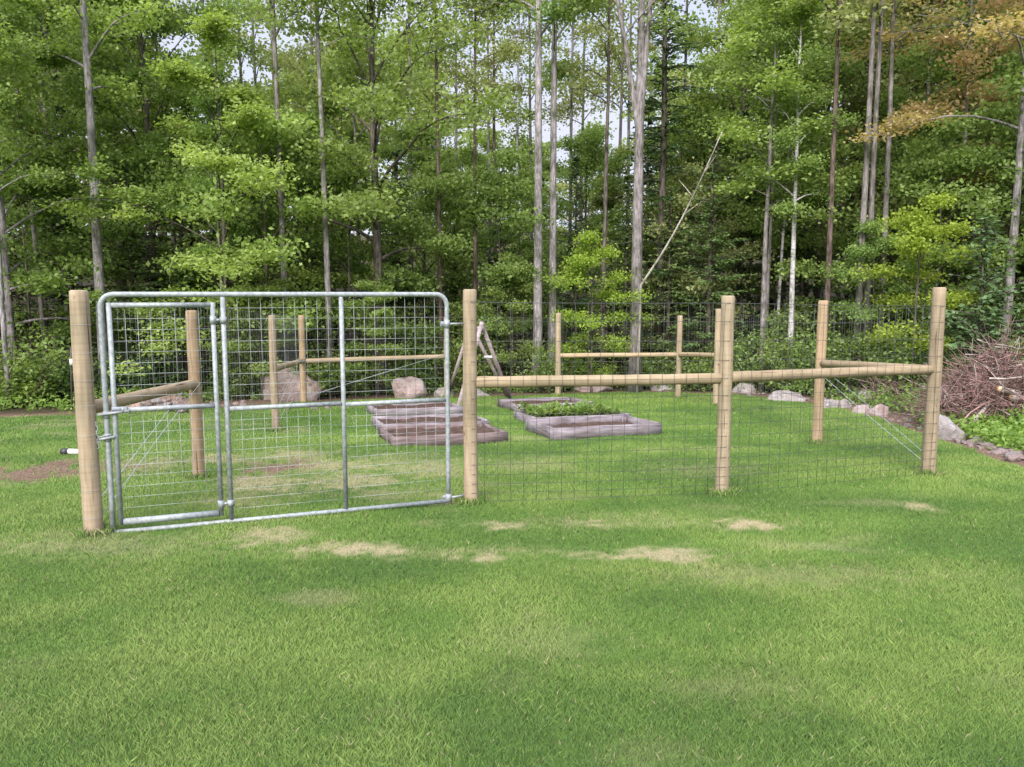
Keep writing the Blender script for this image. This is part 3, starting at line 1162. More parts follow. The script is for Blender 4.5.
def rock(px, py, wpx, hpx, mat, label, seed, name='boulder', cat='boulder', group=None, Yoff=0):
    b = G(px, py)
    b[0] *= (b[1] + Yoff) / b[1]
    b[1] += Yoff
    b[2] = float(gz(b[0], b[1]))
    wid = wpx / F * b[1]
    hei = hpx / F * b[1]
    mbk = rock_mb(seed, 4, 1.0)
    co = np.concatenate(mbk.v)
    lo, hi = co.min(0), co.max(0)
    co = (co - (lo + hi) / 2) / (hi - lo) * np.array([wid * 1.06, wid * .75, hei * 2.0])
    co = co + b + [0, wid * .3, 0]
    o = MB().add(co, np.concatenate(mbk.f).reshape(-1, 3)).build(name, mat, None, smooth=False, origin=b)
    return tag(o, label, cat, group)


BR = 'boulders along the edge of the lawn'
rock(291, 404, 60, 33, M['rock_pink'], 'large pinkish brown boulder behind the back left corner posts of the fence', 5, group=BR, Yoff=.75)
rock(408, 399, 36, 21, M['rock_pink'], 'rounded pinkish boulder seen through the gate, left of the A-frame', 8, group=BR)
rock(443, 398, 20, 10, M['rock_grey'], 'small pale boulder just behind the left foot of the A-frame', 9, group=BR)
rock(594, 392, 40, 9, M['rock_pink'], 'low flat pink boulder beyond the raised beds, below the two tall pale trunks', 12, group=BR)
rock(664, 391, 24, 9, M['rock_grey'], 'pale grey low boulder just left of a back corner post', 14, group=BR)
rock(746, 393, 24, 10, M['rock_grey'], 'grey boulder just right of the middle front post', 15, group=BR)
rock(790, 401, 40, 9, M['rock_grey'], 'flat light grey boulder on the border left of the right side post', 18, group=BR)
rock(832, 408, 20, 8, M['rock_grey'], 'small pale rock just right of the right side post', 19, group=BR)
rock(846, 408, 16, 9, M['rock_grey'], 'small rounded grey rock, second to the right of the right side post', 21, group=BR)
rock(864, 414, 18, 9, M['rock_pink'], 'small pinkish rock on the border under the diagonal wires', 22, group=BR)
rock(880, 417, 22, 13, M['rock_pink'], 'upright pinkish white rock beside the diagonal wires', 23, group=BR)
rock(867, 402, 15, 9, M['rock_grey'], 'grey rock set back in the weeds behind the diagonal wires', 25, group=BR, Yoff=.2)
rock(951, 440, 32, 25, M['rock_grey'], 'big pale angular boulder beside the right corner post, below the brush pile', 30, group=BR)
rock(478, 396, 24, 8, M['rock_grey'], 'low grey boulder framed by the legs of the A-frame', 31, group=BR)

# rubble heap seen through the walk-through door: single stones, several shared shapes
shapes = [rock_mb(60 + k, 3, .6).mesh('stone', M['rock_pink' if k % 5 else 'rock_grey']) for k in range(9)]
rg = np.random.default_rng(77)
k_ = 0
for (px0, px1, py0, py1, smin, smax, cnt, grp, lab) in (
        (118, 196, 397, 414, .07, .17, 46, 'stones of the rubble heap', 'rough pinkish brown stone in the rubble heap seen through the gate door'),
        (200, 400, 402, 410, .04, .11, 40, 'stones along the back left border', 'small pinkish stone scattered on the earth border behind the left posts'),
        (940, 1020, 436, 458, .035, .13, 70, 'stones of the right border', 'rough pink stone of the rubble border in front of the weeds at right'),
        (745, 930, 394, 428, .025, .09, 70, 'stones along the right border', 'small stone on the earth border beyond the right side of the fence')):
    for i_ in range(cnt):
        px = rg.uniform(px0, px1)
        if grp.endswith('right border'):
            py = np.interp(px, EDGE_PX, EDGE_PY) - rg.uniform(-1, 9 if px > 930 else 5)
        else:
            py = rg.uniform(py0, py1)
        b = G(px, py)
        o = bpy.data.objects.new('stone', shapes[k_ % 9])
        COL.objects.link(o)
        k_ += 1
        s_ = rg.uniform(smin, smax)
        lift = 0
        if 'heap' in grp:
            lift = max(0, .16 - abs(px - 158) * .004) * rg.uniform(.3, 1.2)
            lift = max(0, lift)
        o.location = b + [0, 0, s_ * .12 + lift]
        o.scale = (s_, s_ * rg.uniform(.7, 1.1), s_ * rg.uniform(.6, 1))
        o.rotation_euler = (rg.uniform(-.4, .4), rg.uniform(-.4, .4), rg.uniform(0, 6))
        tag(o, lab, 'stone', grp)
# soil under the heap
hp = G(158, 405)
uu, vv = np.meshgrid(np.linspace(-1, 1, 30), np.linspace(-1, 1, 20))
hx, hy = hp[0] + uu * 1.0, hp[1] + .1 + vv * .7
hz_ = gz(hx, hy) - .03 + .2 * np.clip(1 - uu ** 2 - vv ** 2, 0, 1) * (0.5 + fbm(hx * 4, hy * 4, 6)) 
i_, j_ = np.meshgrid(np.arange(19), np.arange(29), indexing='ij')
o = MB().add(np.stack([hx, hy, hz_], -1).reshape(-1, 3), np.stack([i_ * 30 + j_, i_ * 30 + j_ + 1, (i_ + 1) * 30 + j_ + 1, (i_ + 1) * 30 + j_], -1).reshape(-1, 4)).build('earth_mound', M['rubble'], None, smooth=True)
tag(o, 'low mound of pinkish brown earth under the rubble stones', None, None, 'structure')

# ------------------------------------------------------------------ brush pile
def brush(px, py, w, h, d, ntw, label, seed, logs=True):
    b = G(px, py)
    b[2] = float(gz(b[0], b[1]))
    t = thing('brush_pile', b, label, 'brush pile')
    rg = np.random.default_rng(seed)
    tang, pale = MB(), MB()
    for i_ in range(ntw):
        # points in half ellipsoid; twigs lie tangentially with outward tilt
        a_ = rg.uniform(0, 2 * pi)
        rr = math.sqrt(rg.random())
        x, y = cos(a_) * rr * w, sin(a_) * rr * d
        top = h * (1 - rr ** 2) ** .6 * (0.75 + .5 * vnoise(np.array(x * 1.5 + seed), np.array(y * 1.5), 2))
        z = top * rg.uniform(.0, 1.0) ** .55
        L_ = rg.uniform(.35, 1.2)
        az = a_ + rg.normal(0, .9)
        el = rg.normal(.3, .5)
        dv = np.array([cos(az) * cos(el), sin(az) * cos(el), sin(el)])
        k = 6
        pts = [b + [x, y, z + .02] - dv * L_ * .5]
        for s_ in range(k - 1):
            dv = dv + rg.normal(0, .16, 3)
            dv /= np.linalg.norm(dv)
            pts.append(pts[-1] + dv * L_ / (k - 1))
        pts = np.array(pts)
        pts[:, 2] = np.maximum(pts[:, 2], gz(pts[:, 0], pts[:, 1]) + .01)
        r0 = rg.choice([.004, .007, .011, .017], p=[.42, .34, .18, .06])
        tube(pale if rg.random() < .13 else tang, pts, np.linspace(r0, r0 * .35, k), 4)
    tag(tang.build('twigs', M['twig'], t), None, None, None, 'stuff')
    tag(pale.build('pale_twigs', M['twig_pale'], t), None, None, None, 'stuff')
    if logs:
        for (dx, dz, L_, r_, az, el) in ((-.15, .62, .45, .045, .5, -.2), (.12, .5, .5, .05, -.25, -.1), (-.55, .28, .5, .03, .8, .5)):
            dv = Vector((cos(az) * cos(el), sin(az) * cos(el) * .5, sin(el)))
            c0 = Vector(b) + Vector((dx, -d * .62, dz))
            mb = MB()
            pts = np.array([c0 + dv * (L_ * (s_ - .5)) for s_ in np.linspace(0, 1, 5)])
            tube(mb, pts, r_, 10)
            lo_ = mb.build('log', [M['twig_pale'], M['cut_wood']], t)
            for pl in lo_.data.polygons:
                if len(pl.vertices) > 4:
                    pl.material_index = 1
    return t


brush(993, 428, 1.06, 1.1, .9, 1800, 'big tangled pile of reddish brown cut branches at the right edge of the lawn', 4)
brush(895, 401, .6, .32, .45, 170, 'small low heap of brown twigs behind the right side of the fence', 9, logs=False)

# ------------------------------------------------------------------ small things
b = G(66, 455)
pipe = thing('drain_pipe', b, 'short white pipe end with a black cap on the lawn left of the gate', 'pipe')
mb = MB()
tube(mb, np.array([b + [.02, 0, .045], b + [.2, .03, .03]]), .036, 14)
mb.build('pipe', M['white_plastic'], pipe)
mb = MB()
tube(mb, np.array([b + [-.05, -.012, .045], b + [.03, .0, .045]]), .042, 14)
mb.build('cap', M['black_plastic'], pipe)
b = G(72, 411)
stk = thing('marker_stake', b, 'thin dark stake with a white tip behind the left gate post', 'stake')
mb = MB()
tube(mb, np.array([b, Q(72, 362, b[1]) + [0, 0, .3]]), .017, 6)
mb.build('stake', M['bark_dark'], stk)
mb = MB()
tube(mb, np.array([Q(72, 365, b[1] - .03), Q(72, 359, b[1] - .03)]), .045, 10)
mb.build('tip', M['white_plastic'], stk)


# ------------------------------------------------------------------ vegetation generators
def leaves(rg, C_, n_per, sh_, sv, L_, W_, flat=.35, tintbase=None):
    """leaf rhombs scattered round cluster centres; returns an MB"""
    C_ = np.asarray(C_)
    k = len(C_)
    cnt = np.maximum(1, (n_per * rg.choice([.15, .6, 1.0, 1.5], k)).astype(int)) if n_per > 9 else np.full(k, n_per)
    c3 = np.repeat(C_, cnt, 0)
    m_ = len(c3)
    c3 = c3 + rg.normal(size=(m_, 3)) * [sh_, sh_, sv]
    nrm = rg.normal(size=(m_, 3)) * flat + [0, 0, .8]
    nrm /= np.linalg.norm(nrm, axis=1, keepdims=True)
    t_ = np.cross(nrm, rg.normal(size=(m_, 3)))
    t_ /= np.maximum(np.linalg.norm(t_, axis=1, keepdims=True), 1e-6)
    s_ = np.cross(nrm, t_)
    l_ = (L_ * rg.uniform(.6, 1.25, m_))[:, None]
    w_ = (W_ * rg.uniform(.7, 1.2, m_))[:, None]
    V_ = np.stack([c3 - t_ * l_ * .5, c3 + s_ * w_ * .5 - t_ * l_ * .05 + nrm * w_ * .12, c3 + t_ * l_ * .5 - nrm * l_ * .12, c3 - s_ * w_ * .5 - t_ * l_ * .05 + nrm * w_ * .12], 1).reshape(-1, 3)
    cl = np.repeat(rg.normal(.5, .26, k), cnt)
    tint = np.clip(cl + rg.normal(0, .18, m_), 0, 1)
    col = np.stack([tint, np.zeros(m_), np.zeros(m_), np.ones(m_)], -1)
    return MB().add(V_, np.arange(m_ * 4).reshape(-1, 4), 0, col)


def gen_broad(seed, H, tr, base, R, nl, ntw, ncl, nleaf, ll=.106, lw=.078, sh_=.24, sv=.12, bend=.25, e0=5, e1=60, fork=None, lean=(0, 0), flat=.8):
    """trunk MB and crown MB of a broadleaved tree, foot at the origin"""
    rg = np.random.default_rng(seed)
    T = MB()
    k = 14
    t_ = np.linspace(0, 1, k)
    wx = np.cumsum(rg.normal(0, 1, k)) * bend * .07
    wy = np.cumsum(rg.normal(0, 1, k)) * bend * .07
    wx -= wx[0]
    wy -= wy[0]
    pts = np.stack([wx * t_ + lean[0] * t_ * H, wy * t_ + lean[1] * t_ * H, t_ * H], -1)
    rad = tr * (1.0 - .82 * t_ ** 1.1)
    rad[0] *= 1.35
    stems = [(pts, rad, base)]
    if fork:
        kf = int(fork[0] * k)
        T_main = pts[:kf + 1]
        stems = []
        for (az, sp, f_) in fork[1]:
            m_ = 12
            tt = np.linspace(0, 1, m_) ** 1.2
            hh = (H - T_main[-1][2])
            out_ = sp * (tt ** 1.15)
            sp_pts = T_main[-1] + np.stack([cos(az) * out_ + rg.normal(0, .03, m_) * tt, sin(az) * out_ + rg.normal(0, .03, m_) * tt, hh * tt], -1)
            r_ = rad[kf] * f_ * (1 - .8 * tt)
            if f_ > .99:
                sp_pts = np.concatenate([T_main[:-1], sp_pts])
                r_ = np.concatenate([rad[:kf], r_])
            else:
                sp_pts = np.concatenate([[T_main[-1] - [0, 0, .5]], sp_pts + [0, 0, .12]])
                r_ = np.concatenate([r_[:1] * .8, r_])
            tube(T, sp_pts, r_, 10)
            stems.append((sp_pts, r_, .55 if f_ > .99 else .25))
    else:
        tube(T, pts, rad, 10)
    Cc = []
    for (sp_pts, sr, bs) in stems:
        nls = max(3, nl // len(stems))
        hh0, hh1 = sp_pts[0][2], sp_pts[-1][2]
        for i_ in range(nls):
            q_ = (i_ + rg.uniform(.0, .9)) / nls
            hb = bs + (0.97 - bs) * q_
            z = hh0 + (hh1 - hh0) * hb
            o_ = np.array([np.interp(z, sp_pts[:, 2], sp_pts[:, a]) for a in range(3)])
            rr = np.interp(z, sp_pts[:, 2], sr)
            az = i_ * 2.4 + rg.normal(0, .4)
            el = radians(e0 + (e1 - e0) * q_ + rg.normal(0, 8))
            Lm = R * (0.5 + .5 * sin(pi * min(1, q_ * .75 + .22))) * rg.uniform(.4, 1.25) * (1 - .35 * q_ ** 3)
            m_ = 7
            tt = np.linspace(0, 1, m_)
            dirh = np.array([cos(az), sin(az), 0])
            curve = .12 * Lm * np.sin(tt * pi) - .1 * Lm * tt ** 2
            lp = o_ + dirh * (Lm * cos(el) * tt)[:, None] + np.stack([rg.normal(0, .03 * Lm, m_) * tt, rg.normal(0, .03 * Lm, m_) * tt, Lm * sin(el) * tt + curve], -1)
            tube(T, lp, np.maximum(rr * .5 * (1 - .85 * tt), .006), 5, cap=False)
            for w_ in range(ntw):
                s0 = rg.uniform(.3, 1.0) if w_ else 1.0
                b0 = np.array([np.interp(s0, tt, lp[:, a]) for a in range(3)])
                a2 = az + (rg.choice([-1, 1]) * rg.uniform(.4, 1.2) if w_ else 0)
                L2 = Lm * rg.uniform(.2, .42) * (1.15 - .5 * s0)
                e2 = el * .5 + rg.normal(.05, .2)
                d2 = np.array([cos(a2) * cos(e2), sin(a2) * cos(e2), sin(e2)])
                e_ = b0 + d2 * L2
                tube(T, np.array([b0, b0 + d2 * L2 * .5 + [0, 0, .02], e_]), np.array([.008, .006, .003]) * (1 + tr * 3), 3, cap=False)
                for c_ in range(ncl):
                    Cc.append(b0 + d2 * L2 * rg.uniform(.25, 1.15) + rg.normal(0, .06, 3) * [1, 1, .4])
    Lf = leaves(rg, Cc, nleaf, sh_, sv, ll, lw, flat)
    return T, Lf


def gen_conifer(seed, H, R, tr, step=.33, nb=6, droop=.25, base=.05, nl=.12, nw=.03, dens=1.0, top_narrow=.9):
    rg = np.random.default_rng(seed)
    T = MB()
    t_ = np.linspace(0, 1, 9)
    tube(T, np.stack([rg.normal(0, .02, 9) * t_, rg.normal(0, .02, 9) * t_, t_ * H], -1), np.maximum(tr * (1 - .93 * t_), .008), 8)
    Cs, Ds = [], []
    z = base * H
    while z < H * .985:
        q_ = z / H
        Lr = R * (1 - q_) ** top_narrow * (1 if q_ > .15 else .8)
        for b_ in range(nb):
            az = rg.uniform(0, 2 * pi)
            L_ = Lr * rg.uniform(.6, 1.15) + .08
            el = radians(12 + 30 * q_) + rg.normal(0, .12)
            k = max(3, int(L_ / .12 * dens))
            s_ = np.linspace(.12, 1, k)
            zz = z + rg.normal(0, .08)
            dh = np.array([cos(az), sin(az)])
            px_ = dh[0] * L_ * s_
            py_ = dh[1] * L_ * s_
            pz_ = zz + L_ * sin(el) * s_ - droop * L_ * s_ ** 1.7
            line = np.stack([px_, py_, pz_], -1)
            tube(T, np.concatenate([[[0, 0, zz]], line]), np.linspace(max(.012, tr * .18), .003, k + 1), 3, cap=False)
            for i_ in range(k):
                sl_ = (.10 + .30 * (1 - s_[i_])) * min(1, L_)
                for sg in (-1, 1):
                    a2 = az + sg * rg.uniform(.6, 1.15)
                    d2 = np.array([cos(a2), sin(a2), rg.normal(-.15, .15)])
                    m_ = max(1, int(sl_ / .085))
                    for r_ in range(m_):
                        Cs.append(line[i_] + d2 * (r_ + .5) / m_ * sl_ + rg.normal(0, .012, 3))
                        Ds.append(d2)
                Cs.append(line[i_])
                Ds.append(np.array([dh[0], dh[1], -.1]))
        z += step * rg.uniform(.75, 1.25) * (1 - .45 * q_)
    Cs, Ds = np.array(Cs), np.array(Ds)
    m_ = len(Cs)
    Ds = Ds + rg.normal(0, .18, (m_, 3))
    Ds /= np.linalg.norm(Ds, axis=1, keepdims=True)
    nrm = rg.normal(size=(m_, 3)) * .5 + [0, 0, 1]
    s_ = np.cross(Ds, nrm)
    s_ /= np.linalg.norm(s_, axis=1, keepdims=True)
    l_ = (nl * rg.uniform(.7, 1.3, m_))[:, None]
    w_ = (nw * rg.uniform(.7, 1.4, m_))[:, None]
    V_ = np.stack([Cs - Ds * l_ * .5, Cs + s_ * w_, Cs + Ds * l_ * .6, Cs - s_ * w_], 1).reshape(-1, 3)
    tint = np.clip(rg.normal(.45, .22, m_), 0, 1)
    L = MB().add(V_, np.arange(m_ * 4).reshape(-1, 4), 0, np.stack([tint, tint * 0, tint * 0, tint * 0 + 1], -1))
    return T, L


def gen_shrub(seed, H, R, nst, nleaf, ll=.085, lw=.055):
    rg = np.random.default_rng(seed)
    T, Cc = MB(), []
    for i_ in range(nst):
        az = rg.uniform(0, 2 * pi)
        sp = R * math.sqrt(rg.random())
        h = H * rg.uniform(.5, 1.0) * (1 - .35 * (sp / R) ** 2)
        m_ = 6
        tt = np.linspace(0, 1, m_)
        b0 = rg.normal(0, R * .25, 2)
        pts = np.stack([b0[0] + cos(az) * sp * tt ** 1.2, b0[1] + sin(az) * sp * tt ** 1.2, h * tt], -1)
        pts[1:] += rg.normal(0, .025, (m_ - 1, 3))
        tube(T, pts, np.linspace(.012, .003, m_), 4, cap=False)
        for c_ in range(6):
            s0 = rg.uniform(.25, 1.0)
            p_ = np.array([np.interp(s0, tt, pts[:, a]) for a in range(3)])
            Cc.append(p_ + rg.normal(0, .1, 3) * [1, 1, .6])
    return T, leaves(rg, Cc, nleaf, .11, .07, ll, lw, .55)


def proto_tree(name, T, L, bark, leafm, cat):
    r = thing(name, (0, 0, -50), 'x', cat)
    a_ = bpy.data.objects.new('trunk', T.mesh('trunk', bark, smooth=True))
    b_ = bpy.data.objects.new('crown', L.mesh('crown', leafm))
    for o in (a_, b_):
        COL.objects.link(o)
        o.parent = r
    return r


PR = {}
RAW = {}


def mk(key, name, gen, bark, leafm, cat='tree'):
    RAW[key] = gen
    PR[key] = proto_tree(name, gen[0], gen[1], M[bark], M[leafm], cat)


mk('mapleA', 'broadleaf_tree', gen_broad(1, 9.5, .10, .2, 2.9, 24, 8, 3, 44, e0=12, e1=70), 'bark_dark', 'leaf_green')
mk('mapleB', 'broadleaf_tree', gen_broad(2, 8.5, .09, .16, 2.7, 18, 7, 3, 58, e0=0, e1=50, sv=.085, sh_=.2, flat=.4), 'bark_dark', 'leaf_green')
mk('mapleC', 'broadleaf_tree', gen_broad(3, 11, .12, .28, 3.2, 26, 8, 3, 40, sh_=.27, e0=12, e1=70), 'bark_dark', 'leaf_green')
mk('tallA', 'tall_tree', gen_broad(4, 17, .125, .5, 2.4, 20, 6, 3, 40, bend=.2, e0=20, e1=65), 'bark_pale', 'leaf_fresh')
mk('tallB', 'tall_tree', gen_broad(5, 16, .12, .42, 2.2, 20, 6, 3, 40, bend=.35, e0=20, e1=65), 'bark_grey', 'leaf_green')
mk('poleA', 'slender_tree', gen_broad(6, 13, .07, .45, 1.5, 18, 5, 3, 36, bend=.35, e0=25, e1=65), 'bark_grey', 'leaf_olive')
mk('poleB', 'slender_tree', gen_broad(7, 12, .06, .38, 1.4, 18, 5, 3, 36, bend=.5, e0=20, e1=65, lean=(.03, 0)), 'bark_grey', 'leaf_olive')
mk('lace', 'slender_tree', gen_broad(17, 14, .07, .5, 1.6, 17, 5, 3, 17, bend=.3, e0=25, e1=70), 'bark_grey', 'leaf_olive')
mk('sapA', 'sapling', gen_broad(8, 3.4, .025, .12, 1.0, 18, 5, 3, 30, ll=.085, lw=.06, sh_=.12, sv=.045, e0=8, e1=50), 'bark_dark', 'leaf_lime')
mk('sapB', 'sapling', gen_broad(9, 4.6, .035, .2, 1.35, 18, 6, 3, 34, ll=.085, lw=.06, sh_=.17, sv=.09, e0=8, e1=60), 'bark_dark', 'leaf_lime')
mk('firA', 'conifer', gen_conifer(10, 8.5, 1.9, .11), 'bark_dark', 'needle')
mk('firB', 'conifer', gen_conifer(11, 6.5, 1.7, .09, droop=.35), 'bark_dark', 'needle')
mk('spruceT', 'conifer', gen_conifer(12, 15, 1.8, .15, step=.4, nb=5, base=.1, droop=.4), 'bark_dark', 'needle')
mk('spruceS', 'conifer', gen_conifer(13, 2.7, 1.0, .04, step=.16, nb=6, droop=.15, nl=.09, nw=.022, dens=1.3), 'bark_dark', 'needle_blue')
mk('shrubA', 'shrub', gen_shrub(14, 1.5, .8, 26, 22), 'bark_brown', 'leaf_green', 'shrub')
mk('shrubB', 'shrub', gen_shrub(15, 2.0, .7, 26, 22), 'bark_brown', 'leaf_green', 'shrub')


def place(key, px, Y, scale, label, leafm=None, bark=None, py=330, group=None, rot=None, tilt=(0, 0), base=None, name=None):
    p = Q(px, py, Y)
    loc = gp(p[0], Y) - [0, 0, .05]
    mats = {}
    if leafm:
        mats['crown'] = M[leafm]
    if bark:
        mats['trunk'] = M[bark]
    rz = RNG.uniform(0, 6.28) if rot is None else rot
    o = dup(PR[key], loc, rz, scale, label, group, mats, tilt)
    if name:
        o.name = name
    return o


# --- trees at the edge of the wood, left to right
E1 = 'trees along the edge of the wood'
place('tallB', 102, 17.3, .95, 'grey-barked tree with yellow-green leaves, its trunk rising just right of the left gate post', 'leaf_spring', 'bark_pale', 330, E1, 1.0)
place('mapleB', 12, 16.6, .95, 'bushy green tree at the far left edge of the photo', 'leaf_green', 'bark_grey', 350, E1)
place('poleB', 45, 18.2, 1.0, 'slender tree with thin pale stem in the left corner, left of the gate post', 'leaf_green', None, 330, E1)
place('mapleA', 150, 20.0, 1.08, 'green tree with a dark upper stem above the left end of the gate', 'leaf_green', None, 200, E1)
place('mapleB', 228, 17.6, .88, 'layered bright green maple above the walk-through door', 'leaf_spring', None, 330, E1, 2.0)
place('poleB', 225, 17.6, .62, 'thin crooked sapling stem behind the walk-through door', 'leaf_fresh', 'bark_grey', 330, E1, 3.0)
place('lace', 286, 18.0, 1.1, 'thin grey stem tree behind the back left posts', 'leaf_green', None, 330, E1)
place('lace', 329, 17.8, 1.05, 'slender pale stem tree right of the back left posts', 'leaf_fresh', 'bark_pale', 330, E1, .7)
place('mapleC', 378, 18.8, 1.05, 'large dark-stemmed maple with broad green tiers behind the right half of the gate', 'leaf_green', 'bark_dark', 250, E1, .5)
place('tallA', 538, 19.6, 1.0, 'tall straight pale trunk, left of the close pair near the photo centre', 'leaf_green', 'bark_pale', 220, E1, 0.0)
place('tallA', 553, 20.2, .92, 'tall straight pale trunk, thinner right one of the close pair near the centre', 'leaf_green', 'bark_pale', 220, E1, 2.3)
place('sapB', 592, 19.0, .8, 'small lime yellow maple between the pale trunk pair and the forked trunk', 'leaf_lime', None, 330, E1, 1.0)
place('lace', 604, 20.5, 1.0, 'dark thin trunk standing behind the lime yellow maple', 'leaf_olive', 'bark_dark', 250, E1)
# forked tree
T, L = gen_broad(31, 15.5, .155, .4, 2.2, 21, 5, 3, 20, bend=.12, fork=(.42, [(1.2, .15, 1.0), (3.0, 1.9, .6), (.1, .75, .7)]), e0=25, e1=65)
fk = proto_tree('forked_tree', T, L, M['bark_grey'], M['leaf_fresh'], 'tree')
p = Q(637, 250, 19.2)
fk.location = gp(p[0], 19.2) - [0, 0, .05]
tag(fk, 'grey tree whose thick trunk forks into three, right of the lime yellow maple', 'tree', E1)
# leaning dead stem
mb = MB()
p0, p1 = Q(641, 285, 18.9), Q(722, 132, 17.3)
p00 = gp(p0[0] - .05, 18.9)
tt = np.linspace(0, 1, 10)[:, None]
pts = p0 + (p1 - p0) * tt + np.array([0, 0, -.25]) * np.sin(tt * pi)
pts = np.concatenate([[p00], [p00 * .5 + p0 * .5], pts])
o = thing('dead_tree', p00, 'bare pale dead stem leaning to the right from beside the forked trunk', 'tree')
tube(mb, pts, np.linspace(.036, .010, len(pts)), 7)
for (s0, dx, dz) in ((7, .5, .35), (9, .35, .5), (8, -.3, .4)):
    tube(mb, np.array([pts[s0], pts[s0] + [dx * .5, .1, dz * .55], pts[s0] + [dx, .15, dz]]), np.array([.012, .008, .003]), 4)
mb.build('trunk', M['bark_dead'], o, smooth=True)
place('spruceT', 662, 21.5, .95, 'tall narrow dark spruce just right of the forked trunk', 'needle', None, 200, E1)
place('firA', 708, 20.2, .82, 'dark drooping conifer filling the gap right of the leaning dead stem', 'needle_olive', None, 330, E1)
place('firB', 668, 20.6, .8, 'lower dark conifer behind the foot of the leaning dead stem', 'needle_olive', None, 330, E1)
place('poleA', 768, 19.3, (1.1, 1.1, .74), 'fresh green tree in front of the thin birch stems', 'leaf_spring', 'bark_grey', 200, E1, .4)
place('poleA', 768, 20.2, .8, 'thin grey stem, leftmost of the three stems behind the right middle of the fence', 'leaf_fresh', 'bark_grey', 280, E1)
place('poleB', 780, 20.5, .8, 'thin grey-white birch stem between its thinner and thicker neighbours', 'leaf_fresh', 'bark_birch', 280, E1, 1.5)
place('tallB', 793, 19.0, .62, 'white birch, thickest and brightest of the three slim stems', 'leaf_fresh', 'bark_birch', 280, E1, 4.0)
place('lace', 829, 18.6, 1.1, 'reddish brown slender trunk right of the white birch', 'leaf_olive', 'bark_brown', 260, E1)
place('lace', 861, 18.5, 1.2, 'grey trunk, left of the twin stems right of the reddish trunk', 'leaf_olive', 'bark_grey', 260, E1, 2.0)
place('lace', 869, 18.7, 1.15, 'grey trunk, right of the twin stems right of the reddish trunk', 'leaf_olive', 'bark_grey', 260, E1, 5.0)
place('lace', 884, 18.9, 1.1, 'grey trunk tilting right, next to the twin stems', 'leaf_olive', 'bark_grey', 260, E1, 0.2)
place('sapB', 915, 16.6, .86, 'bright lime green maple spreading left of the right corner post', 'leaf_lime', None, 330, E1, 2.5)
place('sapB', 872, 18.4, .8, 'smaller lime green maple left of the bright spreading one', 'leaf_fresh', None, 330, E1, .5)
place('mapleA', 948, 21.5, .95, 'green tree behind the small blue-green spruce', 'leaf_fresh', None, 250, E1)
place('spruceS', 978, 15.6, 1.3, 'small bushy blue-green spruce behind the brush pile', 'needle_blue', None, 340, E1)
T, L = gen_broad(43, 12.5, .10, .36, 3.4, 24, 8, 3, 34, bend=.3, e0=2, e1=40, sv=.06, sh_=.22, flat=.4)
ot = proto_tree('broadleaf_tree', T, L, M['bark_pale'], M['leaf_orange'], 'tree')
p = Q(1012, 250, 17.0)
ot.rotation_euler = (0, 0, 2.2)
ot.location = gp(p[0], 17.0) - [0, 0, .05]
tag(ot, 'maple with orange tan new leaves at the right edge of the photo', 'tree', E1)
place('mapleB', 1095, 16.6, .8, 'green tree behind the brush pile, cut by the right edge', 'leaf_deep', None, 330, E1)
place('lace', 517, 28, 1.05, 'distant white birch seen high between the broad maple and the pale trunk pair', 'leaf_fresh', 'bark_birch', 120, E1)
place('lace', 925, 24, 1.05, 'distant white birch left of the orange-leaved maple', 'leaf_orange', 'bark_birch', 100, E1)
place('lace', 475, 20.5, .95, 'thin brown stem left of the pale trunk pair', 'leaf_olive', 'bark_brown', 250, E1)
place('lace', 440, 20, .95, 'thin brown stem right of the broad dark-stemmed maple', 'leaf_olive', 'bark_brown', 250, E1)
place('poleA', 8, 15.4, .7, 'pale thin trunk at the very left edge of the lawn', 'leaf_green', 'bark_pale', 390, E1)

